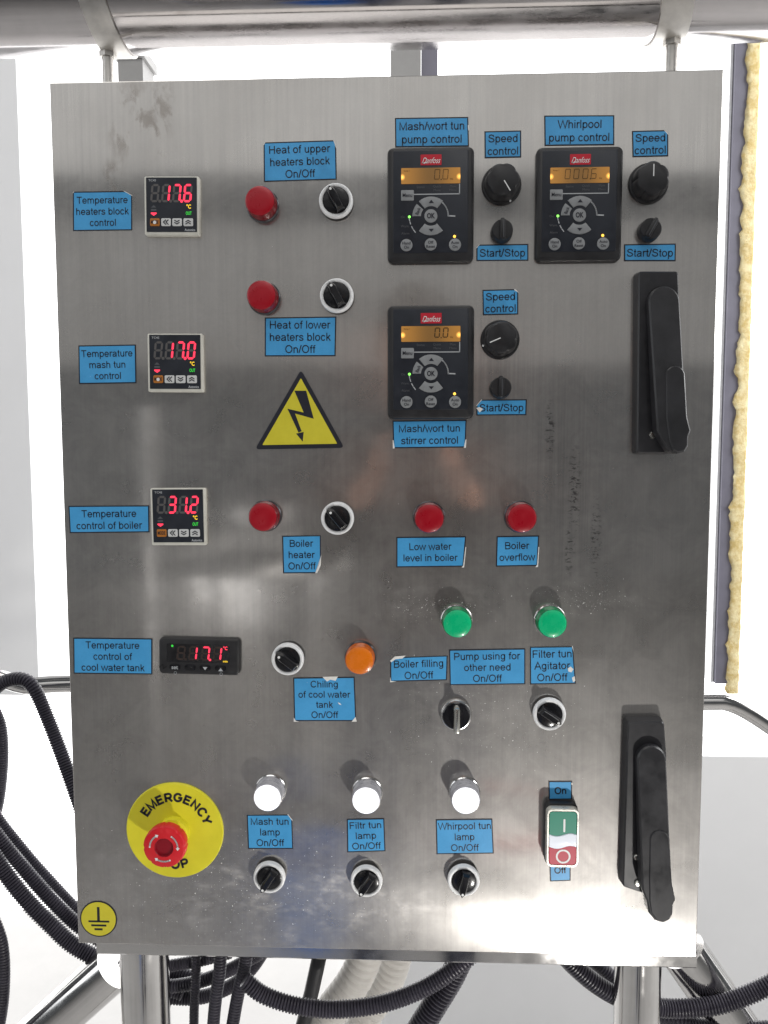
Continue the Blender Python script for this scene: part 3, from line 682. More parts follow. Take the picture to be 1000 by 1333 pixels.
selector(477, 1149, 146, 'white-ringed black selector switch under the Filtr tun lamp sticker')
selector(604, 1148, 168, 'white-ringed black selector switch under the Whirpool tun lamp sticker')
# boiler-filling switch: black ring, bare metal lever
c = at(594, 932, 0.006)
o = MB().lathe([(0.0148, -0.0005), (0.0148, 0.004), (0.014, 0.0052), (0.0128, 0.0056)], 44).build('selector_switch', 'collar_bright', cab, c, label='black selector switch with a bare metal lever under the Boiler filling sticker')
MB().lathe([(0.0130, 0.0054), (0.0128, 0.0066), (0.012, 0.0072), (0.004, 0.0072)], 44).build('turning_disc', 'gloss', o)
MB().prism(rrect(0.0058, 0.0245, 0.0026, 5, 0.0002, -0.001), 0.0066, 0.0185, 0.0016).build('lever', 'zinc', o)

# ---- speed dials and start/stop knobs
def dial(x, y, ang, label, h=0.017):
    c = at(x, y, h); n = 60
    o = MB().lathe([(0.0176, -0.0005), (0.0176, 0.0018), (0.0170, 0.0030), (0.014, 0.0034)], 56).build('speed_dial', 'black', cab, c, label=label)
    def scal(r, k, a0=math.radians(ang)):
        out = []
        for i in range(n):
            a = 2 * math.pi * i / n; lob = abs(math.sin((a - a0) * 3)) ** 0.5
            out.append((r * (1 - k * (1 - lob)) * math.cos(a), r * (1 - k * (1 - lob)) * math.sin(a)))
        return out
    m = MB(); rg = [(scal(0.0158, 0.06), 0.0033), (scal(0.0152, 0.10), 0.010), (scal(0.0146, 0.12), h - 0.0022), (scal(0.0138, 0.10), h - 0.0006), (scal(0.0125, 0.06), h)]
    m.loft([[(p[0], w_, p[1]) for p in q] for q, w_ in rg]); m.build('fluted_cap', 'black', o, smooth=30)
    a = math.radians(ang); q0 = rot2((0, 0.0015), a); q1 = rot2((0, 0.0112), a)
    MB().stroke([q0, q1], 0.0009, h + 0.0002).build('pointer_line', 'print_white', o, smooth=0)
    d = rot2((0.001, 0.0163), a); MB().lathe([(0.0009, 0.0030), (0.0009, 0.0036)], 10, *d).build('pointer_dot', 'print_white', o)
    return o
dial(655.5, 233, 212, 'round black speed dial beside the mash/wort tun pump keypad')
dial(851, 231, 0, 'round black speed dial beside the whirlpool pump keypad')
dial(653.5, 439, 113, 'round black speed dial beside the stirrer keypad')
def knob(x, y, ang, label, h=0.014):
    c = at(x, y, h); a = math.radians(ang)
    o = MB().lathe([(0.0098, -0.0005), (0.0098, 0.003), (0.0093, 0.0045), (0.0093, h - 0.004), (0.0086, h - 0.003), (0.003, h - 0.0028)], 40).build('start_knob', 'black', cab, c, label=label)
    bar = [rot2(p, a) for p in rrect(0.0052, 0.0178, 0.002, 4)]
    MB().prism(bar, h - 0.004, h, 0.0009).build('finger_bar', 'black', o)
    nb = [rot2(p, a) for p in rrect(0.0034, 0.0034, 0.0012, 4, 0, 0.0088)]
    MB().prism(nb, 0.002, h - 0.003, 0.0006).build('pointer_nib', 'black', o)
    MB().stroke([rot2((0.0006, -0.007), a), rot2((0.0006, 0.007), a)], 0.0005, h + 0.0002).build('pointer_line', 'dim_grey', o, smooth=0)
    return o
knob(655, 297.5, 0, 'small black start knob under the mash/wort tun pump dial')
knob(849.5, 296, -28, 'small black start knob under the whirlpool pump dial')
knob(653, 504, 0, 'small black start knob under the stirrer dial')

# ---- seven-segment digits
SEG = {'0': 'abcdef', '1': 'bc', '2': 'abged', '3': 'abgcd', '6': 'afgedc', '7': 'abc', ' ': ''}
def seg_digit(mb, ch, cu, cv, wd, ht, w, slant=0.10, th=None, on=0, off=1, dot=None, only_on=False):
    th = th or wd * 0.22; g = th * 0.12; W2, H2 = wd / 2, ht / 2
    def hseg(y, m): seg([(-W2 + th * .5 + g, y), (-W2 + th + g, y + th / 2), (W2 - th - g, y + th / 2), (W2 - th * .5 - g, y), (W2 - th - g, y - th / 2), (-W2 + th + g, y - th / 2)], m)
    def vseg(x, y0, y1, m): seg([(x, y0 + g), (x + th / 2, y0 + th / 2 + g), (x + th / 2, y1 - th / 2 - g), (x, y1 - g), (x - th / 2, y1 - th / 2 - g), (x - th / 2, y0 + th / 2 + g)], m)
    def seg(p, m):
        if m is None: return
        mb.flat([(cu + q[0] + slant * q[1], cv + q[1]) for q in p], w + (0.0001 if m == on else 0), m)
    lit = SEG[ch]; f = lambda s: on if s in lit else (None if only_on else off)
    hseg(H2 - th / 2, f('a')); hseg(0, f('g')); hseg(-H2 + th / 2, f('d'))
    vseg(W2 - th / 2, 0, H2 - th / 2, f('b')); vseg(W2 - th / 2, -H2 + th / 2, 0, f('c'))
    vseg(-W2 + th / 2, 0, H2 - th / 2, f('f')); vseg(-W2 + th / 2, -H2 + th / 2, 0, f('e'))
    if dot is not None: mb.flat(circ(th * 0.72, 10, cu + W2 + th * 0.62 - slant * H2, cv - H2 + th / 2), w + 0.0001, on if dot else off)

# ---- 48 mm temperature controllers
def controller(cx, cy, size_px, chars, dot, label, mode_text=True, roll=0.0):
    h = 0.0055; c = at(cx, cy, h); S_ = size_px * scale_at(cx, cy, h); k = S_ / 350.0       # units of the detail sketch
    U = lambda X: (X - 718) * k; V = lambda Y: (233 - Y) * k
    o = MB().prism(rrect(S_ * 1.03, S_ * 1.07, 0.0014, 4, 0, -0.0002), -0.0005, h, 0.0008).build('temperature_controller', 'frame_white', cab, c, label=label)
    o.rotation_euler.y = roll
    MB().prism(rrect(S_ * 0.955, S_ * 0.99, 0.0005, 2, 0, 0.0006), h - 0.0003, h + 0.0003).build('front_plate', 'key_face', o, smooth=0)
    w_ = h + 0.0004
    for i, ch in enumerate(chars):
        m = MB(); seg_digit(m, ch, U(610 + 72 * i), V(155), 56 * k, 116 * k, w_, 0.10, 14 * k, dot=(i == dot) if i < 3 else None)
        m.build('digit', ['seg_on', 'seg_off'], o, smooth=0)
    m = MB(); m.text('TC4S', 13 * k, U(592), V(74), w_, bold=0.01, width=50 * k); m.text('Autonics', 15 * k, U(838), V(388), w_, width=70 * k, bold=0.025); m.build('lettering', 'line_grey', o, smooth=0)
    m = MB(); m.flat([(U(582), V(247)), (U(618), V(247)), (U(600), V(231))], w_); m.flat([(U(582), V(267)), (U(618), V(267)), (U(618), V(256)), (U(582), V(256))], w_); m.build('status_mark', 'dim_grey', o, smooth=0)
    m = MB(); m.flat([(U(581), V(278)), (U(619), V(278)), (U(619), V(286)), (U(600), V(299)), (U(581), V(286))], w_); m.build('alarm_mark', 'seg_on', o, smooth=0)
    m = MB(); m.text('°C', 24 * k, U(831), V(240), w_, bold=0.03, width=30 * k); m.build('unit_mark', 'led_yellow', o, smooth=0)
    m = MB(); m.text('OUT', 20 * k, U(831), V(282), w_, bold=0.02, width=38 * k); m.build('output_mark', 'led_green', o, smooth=0)
    for i, X in enumerate((607, 681, 754, 828)):
        mt = 'orange_key' if i == 0 else 'white_key'
        MB().prism([(U(X) + p[0], V(340) + p[1]) for p in rrect(64 * k, 50 * k, 8 * k, 3)], h + 0.0002, h + 0.0008, 0.0003).build('key', mt, o)
        m = MB(); wk = h + 0.0010
        if i == 0:
            if mode_text: m.text('MODE', 22 * k, U(X), V(340), wk, bold=0.02, width=50 * k)
            else: m.text('MODE', 22 * k, U(X), V(340), wk, bold=0.02, width=50 * k); m.flat(circ(11 * k, 14, U(X), V(342)), wk + 0.0001, 1)
        else:
            for s in (-1, 1):
                if i == 1: q = [(U(X) + s * 8 * k + 8 * k, V(340) + 15 * k), (U(X) + s * 8 * k - 8 * k, V(340)), (U(X) + s * 8 * k + 8 * k, V(340) - 15 * k)]
                else:
                    d = -1 if i == 2 else 1; q = [(U(X) - 16 * k, V(340) + s * 7 * k - d * 5 * k), (U(X), V(340) + s * 7 * k + d * 5 * k), (U(X) + 16 * k, V(340) + s * 7 * k - d * 5 * k)]
                m.stroke(q, 6 * k, wk)
        m.build('key_symbol', ['ink', 'print_white'], o, smooth=0)
    return o
controller(223.5, 267.5, 69, ' 176', 2, 'square temperature controller showing 17.6 beside the Temperature heaters block control sticker', False, math.radians(0.8))
controller(228, 472, 69.5, ' 170', 2, 'square temperature controller showing 17.0 beside the Temperature mash tun control sticker', False, math.radians(0.5))
controller(232, 672.5, 69, ' 312', 2, 'square temperature controller showing 31.2 beside the Temperature control of boiler sticker', True, math.radians(-0.3))

# ---- wide chiller controller
h = 0.0065; c = at(259, 855.2, h); k = scale_at(259, 855, h) / 4.0
U = lambda X: (X - 700) * k; V = lambda Y: (161 - Y) * k
o = MB().prism(rrect(420 * k, 190 * k, 22 * k, 5), -0.0005, h, 0.0022).build('chiller_controller', 'black', cab, c, label='wide black temperature controller showing 17.1 beside the cool water tank sticker')
o.rotation_euler.y = math.radians(1.0)
MB().prism([(U(697) + p[0], V(143) + p[1]) for p in rrect(328 * k, 96 * k, 4 * k, 2)], h - 0.0004, h + 0.0002).build('display_window', 'gloss', o, smooth=0)
for i, (X, ch) in enumerate(((608, ' '), (670, '1'), (735, '7'), (797, '1'))):
    m = MB(); seg_digit(m, ch, U(X), V(142), 44 * k, 74 * k, h + 0.0003, 0.12, 9 * k, dot=(i == 2) if i < 3 else None); m.build('digit', ['seg_on', 'seg_dim'], o, smooth=0)
MB().flat(circ(6 * k, 12, U(562), V(106)), h + 0.0004).build('status_light', 'led_green', o, smooth=0)
m = MB(); m.text('°C', 17 * k, U(838), V(112), h + 0.0004, bold=0.03, width=22 * k); m.build('unit_mark', 'seg_on', o, smooth=0)
m = MB(); m.text('min', 11 * k, U(838), V(180), h + 0.0004, bold=0.02, width=24 * k); m.build('timer_mark', 'led_yellow', o, smooth=0)
for X in (575, 655, 733, 813): MB().prism([(U(X) + p[0], V(218) + p[1]) for p in rrect(58 * k, 30 * k, 12 * k, 4)], h - 0.0004, h + 0.0006, 0.0004).build('key', 'gloss', o)
MB().text('set', 20 * k, U(575), V(217), h + 0.0008, bold=0.01, width=34 * k).build('key_symbol', 'line_grey', o, smooth=0)
MB().flat([(U(721), V(212)), (U(745), V(212)), (U(733), V(229))], h + 0.0008).build('key_symbol', 'line_grey', o, smooth=0)
MB().flat([(U(802), V(232)), (U(826), V(232)), (U(814), V(215))], h + 0.0008).build('key_symbol', 'line_grey', o, smooth=0)
for X in (577, 816): MB().stroke([(U(X) + 7 * k * math.cos(q * math.pi / 6), V(248) + 7 * k * math.sin(q * math.pi / 6)) for q in range(13)], 3 * k, h + 0.0003).build('key_symbol', 'line_grey', o, smooth=0)
MB().stroke([(U(494), V(220)), (U(512), V(204)), (U(514), V(228)), (U(532), V(214))], 5 * k, h + 0.0003).build('flash_mark', 'mark_shade', o, smooth=0)

# ---- drive keypads
def keypad(cx, cy, digits, label, faint=False, roll=0.0):
    h = 0.0065; c = at(cx, cy, h); k = scale_at(cx, cy, h) / 4.80
    U = lambda X: (X - 338) * k; V = lambda Y: (610 - Y) * k
    o = MB().prism(rrect(541 * k, 706 * k, 38 * k, 6), -0.0005, h, 0.0026).build('drive_keypad', 'black', cab, c, label=label)
    o.rotation_euler.y = roll
    MB().prism([(U(338) + p[0], V(592) + p[1]) for p in rrect(468 * k, 625 * k, 10 * k, 3)], h - 0.0008, h + 0.0004, 0.0003).build('face_plate', 'key_face', o)
    w_ = h + 0.0006
    lg = MB().prism([(U(340) + p[0], V(339) + p[1]) for p in rrect(130 * k, 64 * k, 3 * k, 2)], h, h + 0.0007).build('logo_plate', 'logo_red', o, smooth=0)
    m = MB(); m.text('Danfoss', 34 * k, U(344), V(343), h + 0.0009, shear=0.35, bold=0.0, width=108 * k); m.stroke([(U(284), V(356)), (U(298), V(362)), (U(312), V(352))], 4 * k, h + 0.0009); m.build('logo_lettering', 'print_white', o, smooth=0)
    d = MB().prism(rrect(368 * k, 96 * k, 4 * k, 2), 0, 0.0004).build('display', 'lcd', o, (U(338), -(h + 0.0003), V(435)), smooth=0)
    for i, (X, ch) in enumerate(digits):
        m = MB(); seg_digit(m, ch, U(X), V(428), 34 * k, 62 * k, h + 0.0009, 0.08, (3.5 if faint else 6) * k, only_on=True); m.build('digit', 'lcd_ink', o, smooth=0)
    m = MB(); m.flat(circ(4 * k, 8, U(403), V(459)), h + 0.0009); m.text('Setup 1', 9 * k, U(188), V(404), h + 0.0009); m.text('Hz', 12 * k, U(468), V(456), h + 0.0009); m.text('. . - .', 10 * k, U(255), V(470), h + 0.0009); m.build('display_mark', 'lcd_ink', o, smooth=0)
    for t_, X, Y in (('Status', 275, 502), ('Quick', 378, 500), ('Menu', 378, 523), ('Main', 476, 500), ('Menu', 476, 523), ('On', 165, 684), ('Warn.', 178, 740), ('Alarm', 180, 784)): MB().text(t_, 14 * k, U(X), V(Y), w_).build('faint_lettering', 'dim_grey', o, smooth=0)
    m = MB(); m.stroke([(U(233), V(547)), (U(518), V(547)), (U(518), V(488))], 6 * k, w_)
    arc = [(U(340 + 108 * math.cos(math.radians(a))), V(680 - 108 * math.sin(math.radians(a)))) for a in range(48, -1, -6)]
    m.stroke(arc + [(U(490), V(682))], 8 * k, w_)
    m.stroke([(U(204), V(694)), (U(208), V(712)), (U(213), V(728))], 6 * k, w_); m.stroke([(U(219), V(742)), (U(229), V(760)), (U(243), V(779))], 6 * k, w_)
    m.build('guide_line', 'line_grey', o, smooth=0)
    kh = h + 0.0013
    def key(poly, name='key'): return MB().prism(poly, h + 0.0002, kh, 0.0004).build(name, 'key_grey', o)
    key([(U(193) + p[0], V(553) + p[1]) for p in rrect(80 * k, 64 * k, 6 * k, 3)])
    oc = lambda r0, r1, a0, a1, n=8: [(U(340) + p[0], V(680) + p[1]) for p in sector(0, 0, r0 * k, r1 * k, a0, a1, n)]
    key(oc(60, 118, 50, 130)); key(oc(60, 118, 230, 310)); key(oc(62, 116, 140, 180, 5))
    key(circ(41 * k, 28, U(340), V(680)))
    for X, Y in ((187, 857), (339, 854), (491, 857)): key(circ(38 * k, 26, U(X), V(Y)))
    m = MB(); wk = kh + 0.0002
    m.text('Menu', 22 * k, U(193), V(553), wk, bold=0.01, width=60 * k); m.text('OK', 30 * k, U(340), V(680), wk, bold=0.03, width=50 * k)
    m.text('Back', 20 * k, U(340 + 86 * math.cos(math.radians(160))), V(680 - 86 * math.sin(math.radians(160))), wk, bold=0.01, rot=math.radians(68), width=44 * k)
    m.flat([(U(326), V(603)), (U(358), V(603)), (U(342), V(583))], wk); m.flat([(U(326), V(760)), (U(358), V(760)), (U(342), V(779))], wk)
    for X, Y, a, b in ((187, 857, 'Hand', 'On'), (339, 854, 'Off', 'Reset'), (491, 857, 'Auto', 'On')):
        m.text(a, 17 * k, U(X), V(Y - 12), wk, bold=0.01, maxw=56 * k); m.text(b, 17 * k, U(X), V(Y + 14), wk, bold=0.01, maxw=56 * k)
    m.build('key_lettering', 'ink', o, smooth=0)
    MB().lathe([(8.5 * k, h + 0.0003), (7 * k, h + 0.0010), (3 * k, h + 0.0012)], 14, U(205), V(683)).build('status_light', 'led_green_hot', o)
    MB().lathe([(9 * k, h + 0.0003), (7.5 * k, h + 0.0009), (3 * k, h + 0.0011)], 14, U(488), V(806)).build('auto_light', 'led_amber_hot', o)
    return o
keypad(560.7, 266.4, [(378, '0'), (430, '0')], 'black drive keypad with a dim amber display under the Mash/wort tun pump control sticker', True)
keypad(754.2, 265.4, [(262, '0'), (316, '0'), (372, '0'), (424, '6')], 'black drive keypad with a dim amber display under the Whirlpool pump control sticker', True)
keypad(560.8, 471.6, [(378, '0'), (430, '0')], 'black drive keypad with a bright amber display over the Mash/wort tun stirrer control sticker')

# ---- emergency stop
c = at(227.3, 1081.5, 0.002); s_ = scale_at(227, 1081); R = 63 * s_
o = MB().lathe([(R, -0.0005), (R, 0.0012), (R - 0.0008, 0.0022), (R - 0.0016, 0.0022), (0.01, 0.0022)], 72).build('emergency_stop', 'estop_yellow', cab, c, label='red mushroom emergency stop button on a round yellow plate')
MB().lathe([(0.0150, 0.0020), (0.0150, 0.009), (0.0145, 0.0100), (0.0125, 0.0104), (0.0122, 0.025), (0.010, 0.025)], 48).build('neck', 'estop_yellow', o)
m = MB()
def arc_text(body, r, amid, step, up=True, cap=0.0085, ws=1.0):
    for i, ch in enumerate(body):
        a = amid - (i - (len(body) - 1) / 2) * step * (1 if up else -1)
        ar = math.radians(a)
        m.text(ch, cap, r * math.cos(ar), r * math.sin(ar), 0.00245, font=sans(ch, 185), rot=ar - math.pi / 2 if up else ar + math.pi / 2)
arc_text('EMERGENCY', 0.0335, 83, 15.8)
m.build('lettering', 'ink', o, smooth=0); m = MB()
arc_text('STOP', 0.0335, 262, 16.0, False)
m.build('lettering', 'ink', o, smooth=0)
hh = 0.035; n = 96
def mush(r): 
    out = []
    for i in range(n):
        a = 2 * math.pi * i / n; d = (i % 12) / 12.0; nt_ = 0.965 if d < 0.09 else 1.0
        out.append((r * nt_ * math.cos(a), r * nt_ * math.sin(a)))
    return out
m = MB(); m.loft([[(p[0], w_, p[1]) for p in mush(r)] for r, w_ in ((0.0172, 0.0225), (0.0194, 0.0235), (0.0200, 0.027), (0.0198, hh - 0.002), (0.0191, hh - 0.0006), (0.0176, hh), (0.0090, hh + 0.0002))], True, False)
m.build('mushroom_button', 'estop_red', o, smooth=40)
MB().lathe([(0.0091, hh + 0.0002), (0.0086, hh - 0.0006), (0.0083, hh - 0.0022), (0.004, hh - 0.0022)], 36).build('button_core', 'estop_dark', o)
m = MB()
for a0 in (28, 150, 268):
    ra = 0.0131; A = [math.radians(a0 - 28 + 56 * q / 8) for q in range(9)]
    A = A[::-1]
    m.stroke([(ra * math.cos(a), ra * math.sin(a)) for a in A], 0.0015, hh + 0.0004)
    e = A[-1]; tip = e - 0.20
    m.flat([((ra - 0.0019) * math.cos(e), (ra - 0.0019) * math.sin(e)), ((ra + 0.0019) * math.cos(e), (ra + 0.0019) * math.sin(e)), (ra * math.cos(tip), ra * math.sin(tip))], hh + 0.00045)
m.build('turn_arrow', 'print_white', o, smooth=0)

# ---- twin power button
h = 0.016; c = at(732.9, 1091.6, h); k = scale_at(733, 1091, h) / 8.33
U = lambda X: (X - 442) * k; V = lambda Y: (763 - Y) * k
o = MB().prism(rrect(352 * k, 700 * k, 60 * k, 6), -0.0005, 0.0085, 0.001).build('power_button', 'black', cab, c, label='twin green and red power button in a pale metal frame between the On and Off stickers')
m = MB(); out = rrect(352 * k, 662 * k, 62 * k, 7); inn = rrect(300 * k, 604 * k, 40 * k, 7)
m.loft([[(p[0], w_, p[1]) for p in q] for q, w_ in ((out, 0.0085), (out, h - 0.001), (inset(out, 0.0005), h), (inset(inn, -0.0004), h), (inn, h - 0.0007), (inn, h - 0.003))], False, True)
m.build('metal_frame', 'btn_frame', o)
wave = lambda y0, x: y0 + 17 * math.sin((x + 10) / 300.0 * 2 * math.pi)
xs = [-148 + 296 * i / 16 for i in range(17)]
full = rrect(296 * k, 600 * k, 38 * k, 7)
top = [p for p in full if p[1] > 0]; bot = [p for p in full if p[1] < 0]
top.sort(key=lambda p: math.atan2(p[1], p[0])); bot.sort(key=lambda p: math.atan2(p[1], p[0]))
gy = [(x * k, V(wave(722, -x))) for x in xs]; ry = [(x * k, V(wave(866, -x))) for x in xs]
MB().prism(top + gy, h - 0.003, h - 0.0002, 0.0003).build('green_button', 'btn_green', o, smooth=0)
MB().prism(bot + ry[::-1], h - 0.003, h - 0.0002, 0.0003).build('red_button', 'btn_red', o, smooth=0)
g2 = [(p[0], p[1] - 0.0003) for p in gy]; r2 = [(p[0], p[1] + 0.0003) for p in ry]
MB().prism(r2 + g2[::-1], h - 0.003, h + 0.0008, 0.0005).build('clear_lens', 'btn_lens', o, smooth=30)
MB().prism([(U(456) + p[0], V(618) + p[1]) for p in rrect(20 * k, 145 * k, 6 * k, 3)], h - 0.0003, h).build('on_mark', 'print_white', o, smooth=0)
m = MB(); rc0, rc1 = 80 * k, 60 * k; cc = (U(449), V(968))
m.loft([[(cc[0] + r * math.cos(2 * math.pi * i / 36), h, cc[1] + r * math.sin(2 * math.pi * i / 36)) for i in range(36)] for r in (rc0, rc1)], False, False); m.build('off_mark', 'print_white', o, smooth=0)

# ---- door handles
def door_handle(outl, lever, grip, screws, zx, zy, zk, label, hb=0.013, h0=0.021, h1=0.036):
    pp = lambda q: (zx + q[0] / zk, zy + q[1] / zk)
    Q = [at(*pp(q), hb) for q in outl]; c = sum(Q, Vector()) / len(Q)
    top = [(p.x - c.x, p.z - c.z) for p in Q]
    if area2(top) < 0: top = top[::-1]
    top = round_poly(top, 0.0028, 4); bot = inset(top, -0.0012)
    o = MB().loft([[(p[0], w_, p[1]) for p in q] for q, w_ in ((bot, -0.0005), (top, hb - 0.0015), (inset(top, 0.0012), hb))]).build('door_handle', 'handle', cab, c, label=label, smooth=24)
    # lever: its front face rises from h0 at the pivot to h1 at the free end
    ys = [q[1] for q in lever]; y0, y1 = min(ys), max(ys)
    def hgt(y): return h0 + (h1 - h0) * (y - y0) / (y1 - y0)
    def P3(q, back=0.0, dz=0.0):
        hh_ = hgt(q[1]); p = at(*pp(q), hh_); return (p.x - c.x, hh_ - back + dz, p.z - c.z)
    cenx = sum(q[0] for q in lever) / len(lever)
    fr = [P3(q) for q in lever]; f2 = inset([(p[0], p[2]) for p in fr], 0.0013)
    front = [(b[0], a[1], b[1]) for a, b in zip(fr, f2)]
    mid = [(a[0], a[1] - 0.0016, a[2]) for a in fr]
    bk = [(a[0], max(hb + 0.0008, a[1] - 0.015), a[2]) for a in fr]
    MB().loft([bk, mid, front]).build('lever', 'handle', o, smooth=24)
    gr = [P3(q) for q in grip]; g2 = inset([(p[0], p[2]) for p in gr], 0.0009)
    MB().loft([[(a[0], a[1] - 0.002, a[2]) for a in gr], [(a[0], a[1] + 0.0004, a[2]) for a in gr], [(b[0], a[1] + 0.0011, b[1]) for a, b in zip(gr, g2)]]).build('thumb_grip', 'handle', o, smooth=24)
    # flat dark sheet painted for the shaded hollow under the lever
    rc = [(x, y) for x, y in lever]; sh = [at(*pp((q[0] - (0.16 if q[0] < cenx else 0.35) * 90, q[1] if q[1] > y0 + 60 else q[1])), hb) for q in rc]
    rq = [(p.x - c.x, p.z - c.z) for p in sh]
    lim = inset(top, 0.004); lb = (min(p[0] for p in lim), max(p[0] for p in lim), min(p[1] for p in lim), max(p[1] for p in lim))
    rq = [(min(max(p[0], lb[0]), lb[1]), min(max(p[1], lb[2]), lb[3])) for p in rq]
    MB().flat(rq if area2(rq) > 0 else rq[::-1], hb + 0.0003).build('recess_shade', 'mark_shade', o, smooth=0)
    for q in screws:
        p = at(*pp(q), hb + 0.002)
        MB().lathe([(0.0032, hb), (0.0032, hb + 0.001), (0.0024, hb + 0.0022), (0.001, hb + 0.0024)], 18, p.x - c.x, p.z - c.z).build('screw', 'zinc', o)
    return o
def arcp(cx, cy, rx, ry, a0, a1, n=8): return [(cx + rx * math.cos(math.radians(a0 + (a1 - a0) * i / n)), cy - ry * math.sin(math.radians(a0 + (a1 - a0) * i / n))) for i in range(n + 1)]
door_handle([(162, 66), (428, 66), (436, 300), (425, 1240), (395, 1282), (150, 1282)],
            arcp(334, 268, 104, 104, 180, 0, 12) + [(462, 700), (488, 1040), (512, 1130), (496, 1170), (494, 1235), (470, 1272), (420, 1287), (370, 1270), (322, 1200), (287, 1130)],
            arcp(405, 760, 64, 62, 170, 10, 6) + [(484, 1040), (505, 1130), (490, 1170), (488, 1230), (468, 1262), (425, 1277), (388, 1262), (365, 1200), (345, 1040)],
            [(257, 1160)], 800, 340, 5.127, 'black swing handle on the upper part of the cabinet door')
door_handle([(132, 50), (357, 46), (372, 260), (330, 1060), (250, 1118), (100, 1070)],
            arcp(280, 285, 90, 88, 180, 0, 12) + [(388, 700), (406, 1050), (427, 1148), (412, 1180), (410, 1240), (390, 1278), (350, 1296), (300, 1280), (262, 1232), (252, 1165), (222, 1090)],
            arcp(326, 775, 60, 58, 170, 10, 6) + [(403, 1050), (422, 1148), (407, 1180), (404, 1238), (386, 1270), (350, 1286), (308, 1270), (274, 1226), (264, 1150), (262, 1000)],
            [(188, 890), (196, 1050)], 790, 930, 4.76, 'black swing handle on the lower part of the cabinet door')

# ------------------------------------------------------------------ stand under the cabinet
stand = empty('steel_stand', (0, 0.05, 0), 'stainless steel tube stand carrying the cabinet on two legs with slanting braces', 'stand')
def st(mb, name, m='chrome', smooth=50): return mb.build(name, m, stand, raw=True, smooth=smooth, loc=(0, -0.05, 0))
rx0, rx1 = px(127, 1245, -0.012).x, px(906, 1262, -0.012).x
w = MB(); sec = [(0.012, -0.0185), (0.010, -0.0165), (0.010, -0.0025), (0.012, -0.0008), (0.20, -0.0008), (0.20, -0.0185)]
w.loft([[(x, y, Z0 + z) for y, z in sec] for x in (rx0, rx1)]); st(w, 'base_rail', 'chrome', 30)
def upl(x0, x1, y, depth): a, b = px(x0, y, -depth), px(x1, y, -depth); return (a.x + b.x) / 2, (b.x - a.x) / 2
for x0, x1 in ((147, 210), (808, 869)):
    xc, r = upl(x0, x1, 1295, 0.035)
    w = MB(); tube(w, [(xc, 0.035 + r, 0.0005), (xc, 0.035 + r, Z0 - 0.0195)], r, 40); o = st(w, 'leg')
    w = MB(); tube(w, [(xc, 0.035 + r, Z0 - 0.0215), (xc, 0.035 + r, Z0 - 0.0187)], r + 0.0016, 40); w.build('weld_bead', 'steel', o, raw=True)
for a, b in (((150, 1258), (45, 1352)), ((888, 1236), (968, 1352))):
    p, q = px(*a, -0.12), px(*b, -0.12); d = (q - p); q2 = p + d * ((p.z - 0.002) / -d.z)
    w = MB(); tube(w, [p, p + d * 3.0], 0.026, 36); st(w, 'brace')
    m_ = p + d * 3.0
    w = MB(); tube(w, [m_ - d.normalized() * 0.01, (m_.x, m_.y, 0.0)], 0.026, 24); st(w, 'brace_foot')

# overhead pipe with its two clamps
pr = 0.052; pdep = 0.10
pb = px(500, 60, -pdep); pzc = pb.z + pr * 1.02
pl, prr = px(-140, 40, -pdep), px(1140, 36, -pdep)
opipe = empty('overhead_pipe', (0, pdep, pzc), 'large polished steel pipe running across just above the cabinet', 'pipe')
tilt = (px(980, 62, -pdep).z - px(320, 66, -pdep).z) / (px(980, 62, -pdep).x - px(320, 66, -pdep).x)
tilt = 0.0
w = MB(); tube(w, [(pl.x - 0.4, 0, 0), (prr.x + 0.4, 0, 0)], pr, 64); w.build('pipe_barrel', 'pipe', opipe, raw=True)
for xa, xs_, wd in ((111, 141, 0.026), (878, 874, 0.030)):
    xc = px(xa, 40, -pdep + pr).x; xst = px(xs_, 85, -pdep).x
    n = 48; w = MB(); rings = []
    for i in range(n):
        a = 2 * math.pi * i / n; dy, dz = math.cos(a), math.sin(a)
        lean = 0.010 * (-dz)                                        # the strap leans towards its stud
        rings.append([(xc + lean + u, dy * r_, dz * r_) for u, r_ in ((-wd / 2, pr + 0.0003), (-wd / 2, pr + 0.0026), (wd / 2, pr + 0.0026), (wd / 2, pr + 0.0003))])
    rings.append(rings[0]); w.loft(rings, False, False)
    o = w.build('pipe_clamp', 'clamp', opipe, raw=True, smooth=40)
    w = MB(); tube(w, [(xst, 0, Z0 + DH - 0.006 - pzc), (xst, 0, -pr - 0.001)], 0.0058, 20); w.build('stud', 'clamp', o, raw=True)
    w = MB(); tube(w, [(xst, 0, -pr - 0.007), (xst, 0, -pr - 0.0015)], 0.0085, 6); w.build('stud_nut', 'clamp', o, raw=True)

# hand rail behind the cabinet
def rail(ctrl, r, label, depth=None):
    w = MB(); tube(w, spline(ctrl, 0.012), r, 28)
    return tag(w.build('hand_rail', 'chrome', raw=True), label, 'rail')
g = lambda x, y, d: px(x, y, -d)
rail([g(760, 915, .30), g(918, 913, .30), g(945, 914, .30), g(970, 924, .30), g(1010, 950, .30), g(1075, 1000, .30), g(1110, 1120, .3), (g(1125, 1300, .3).x, .3, 0.4), (g(1125, 1300, .3).x, .3, 0.0)], 0.0115, 'bent polished steel rail leaving the cabinet side under the window frame')
rail([g(240, 888, .30), g(90, 890, .30), g(40, 893, .30), g(-40, 897, .30), (g(-60, 1000, .3).x, .3, 0.9), (g(-60, 1000, .3).x, .3, 0.0)], 0.0115, 'polished steel rail behind the black conduit loop')

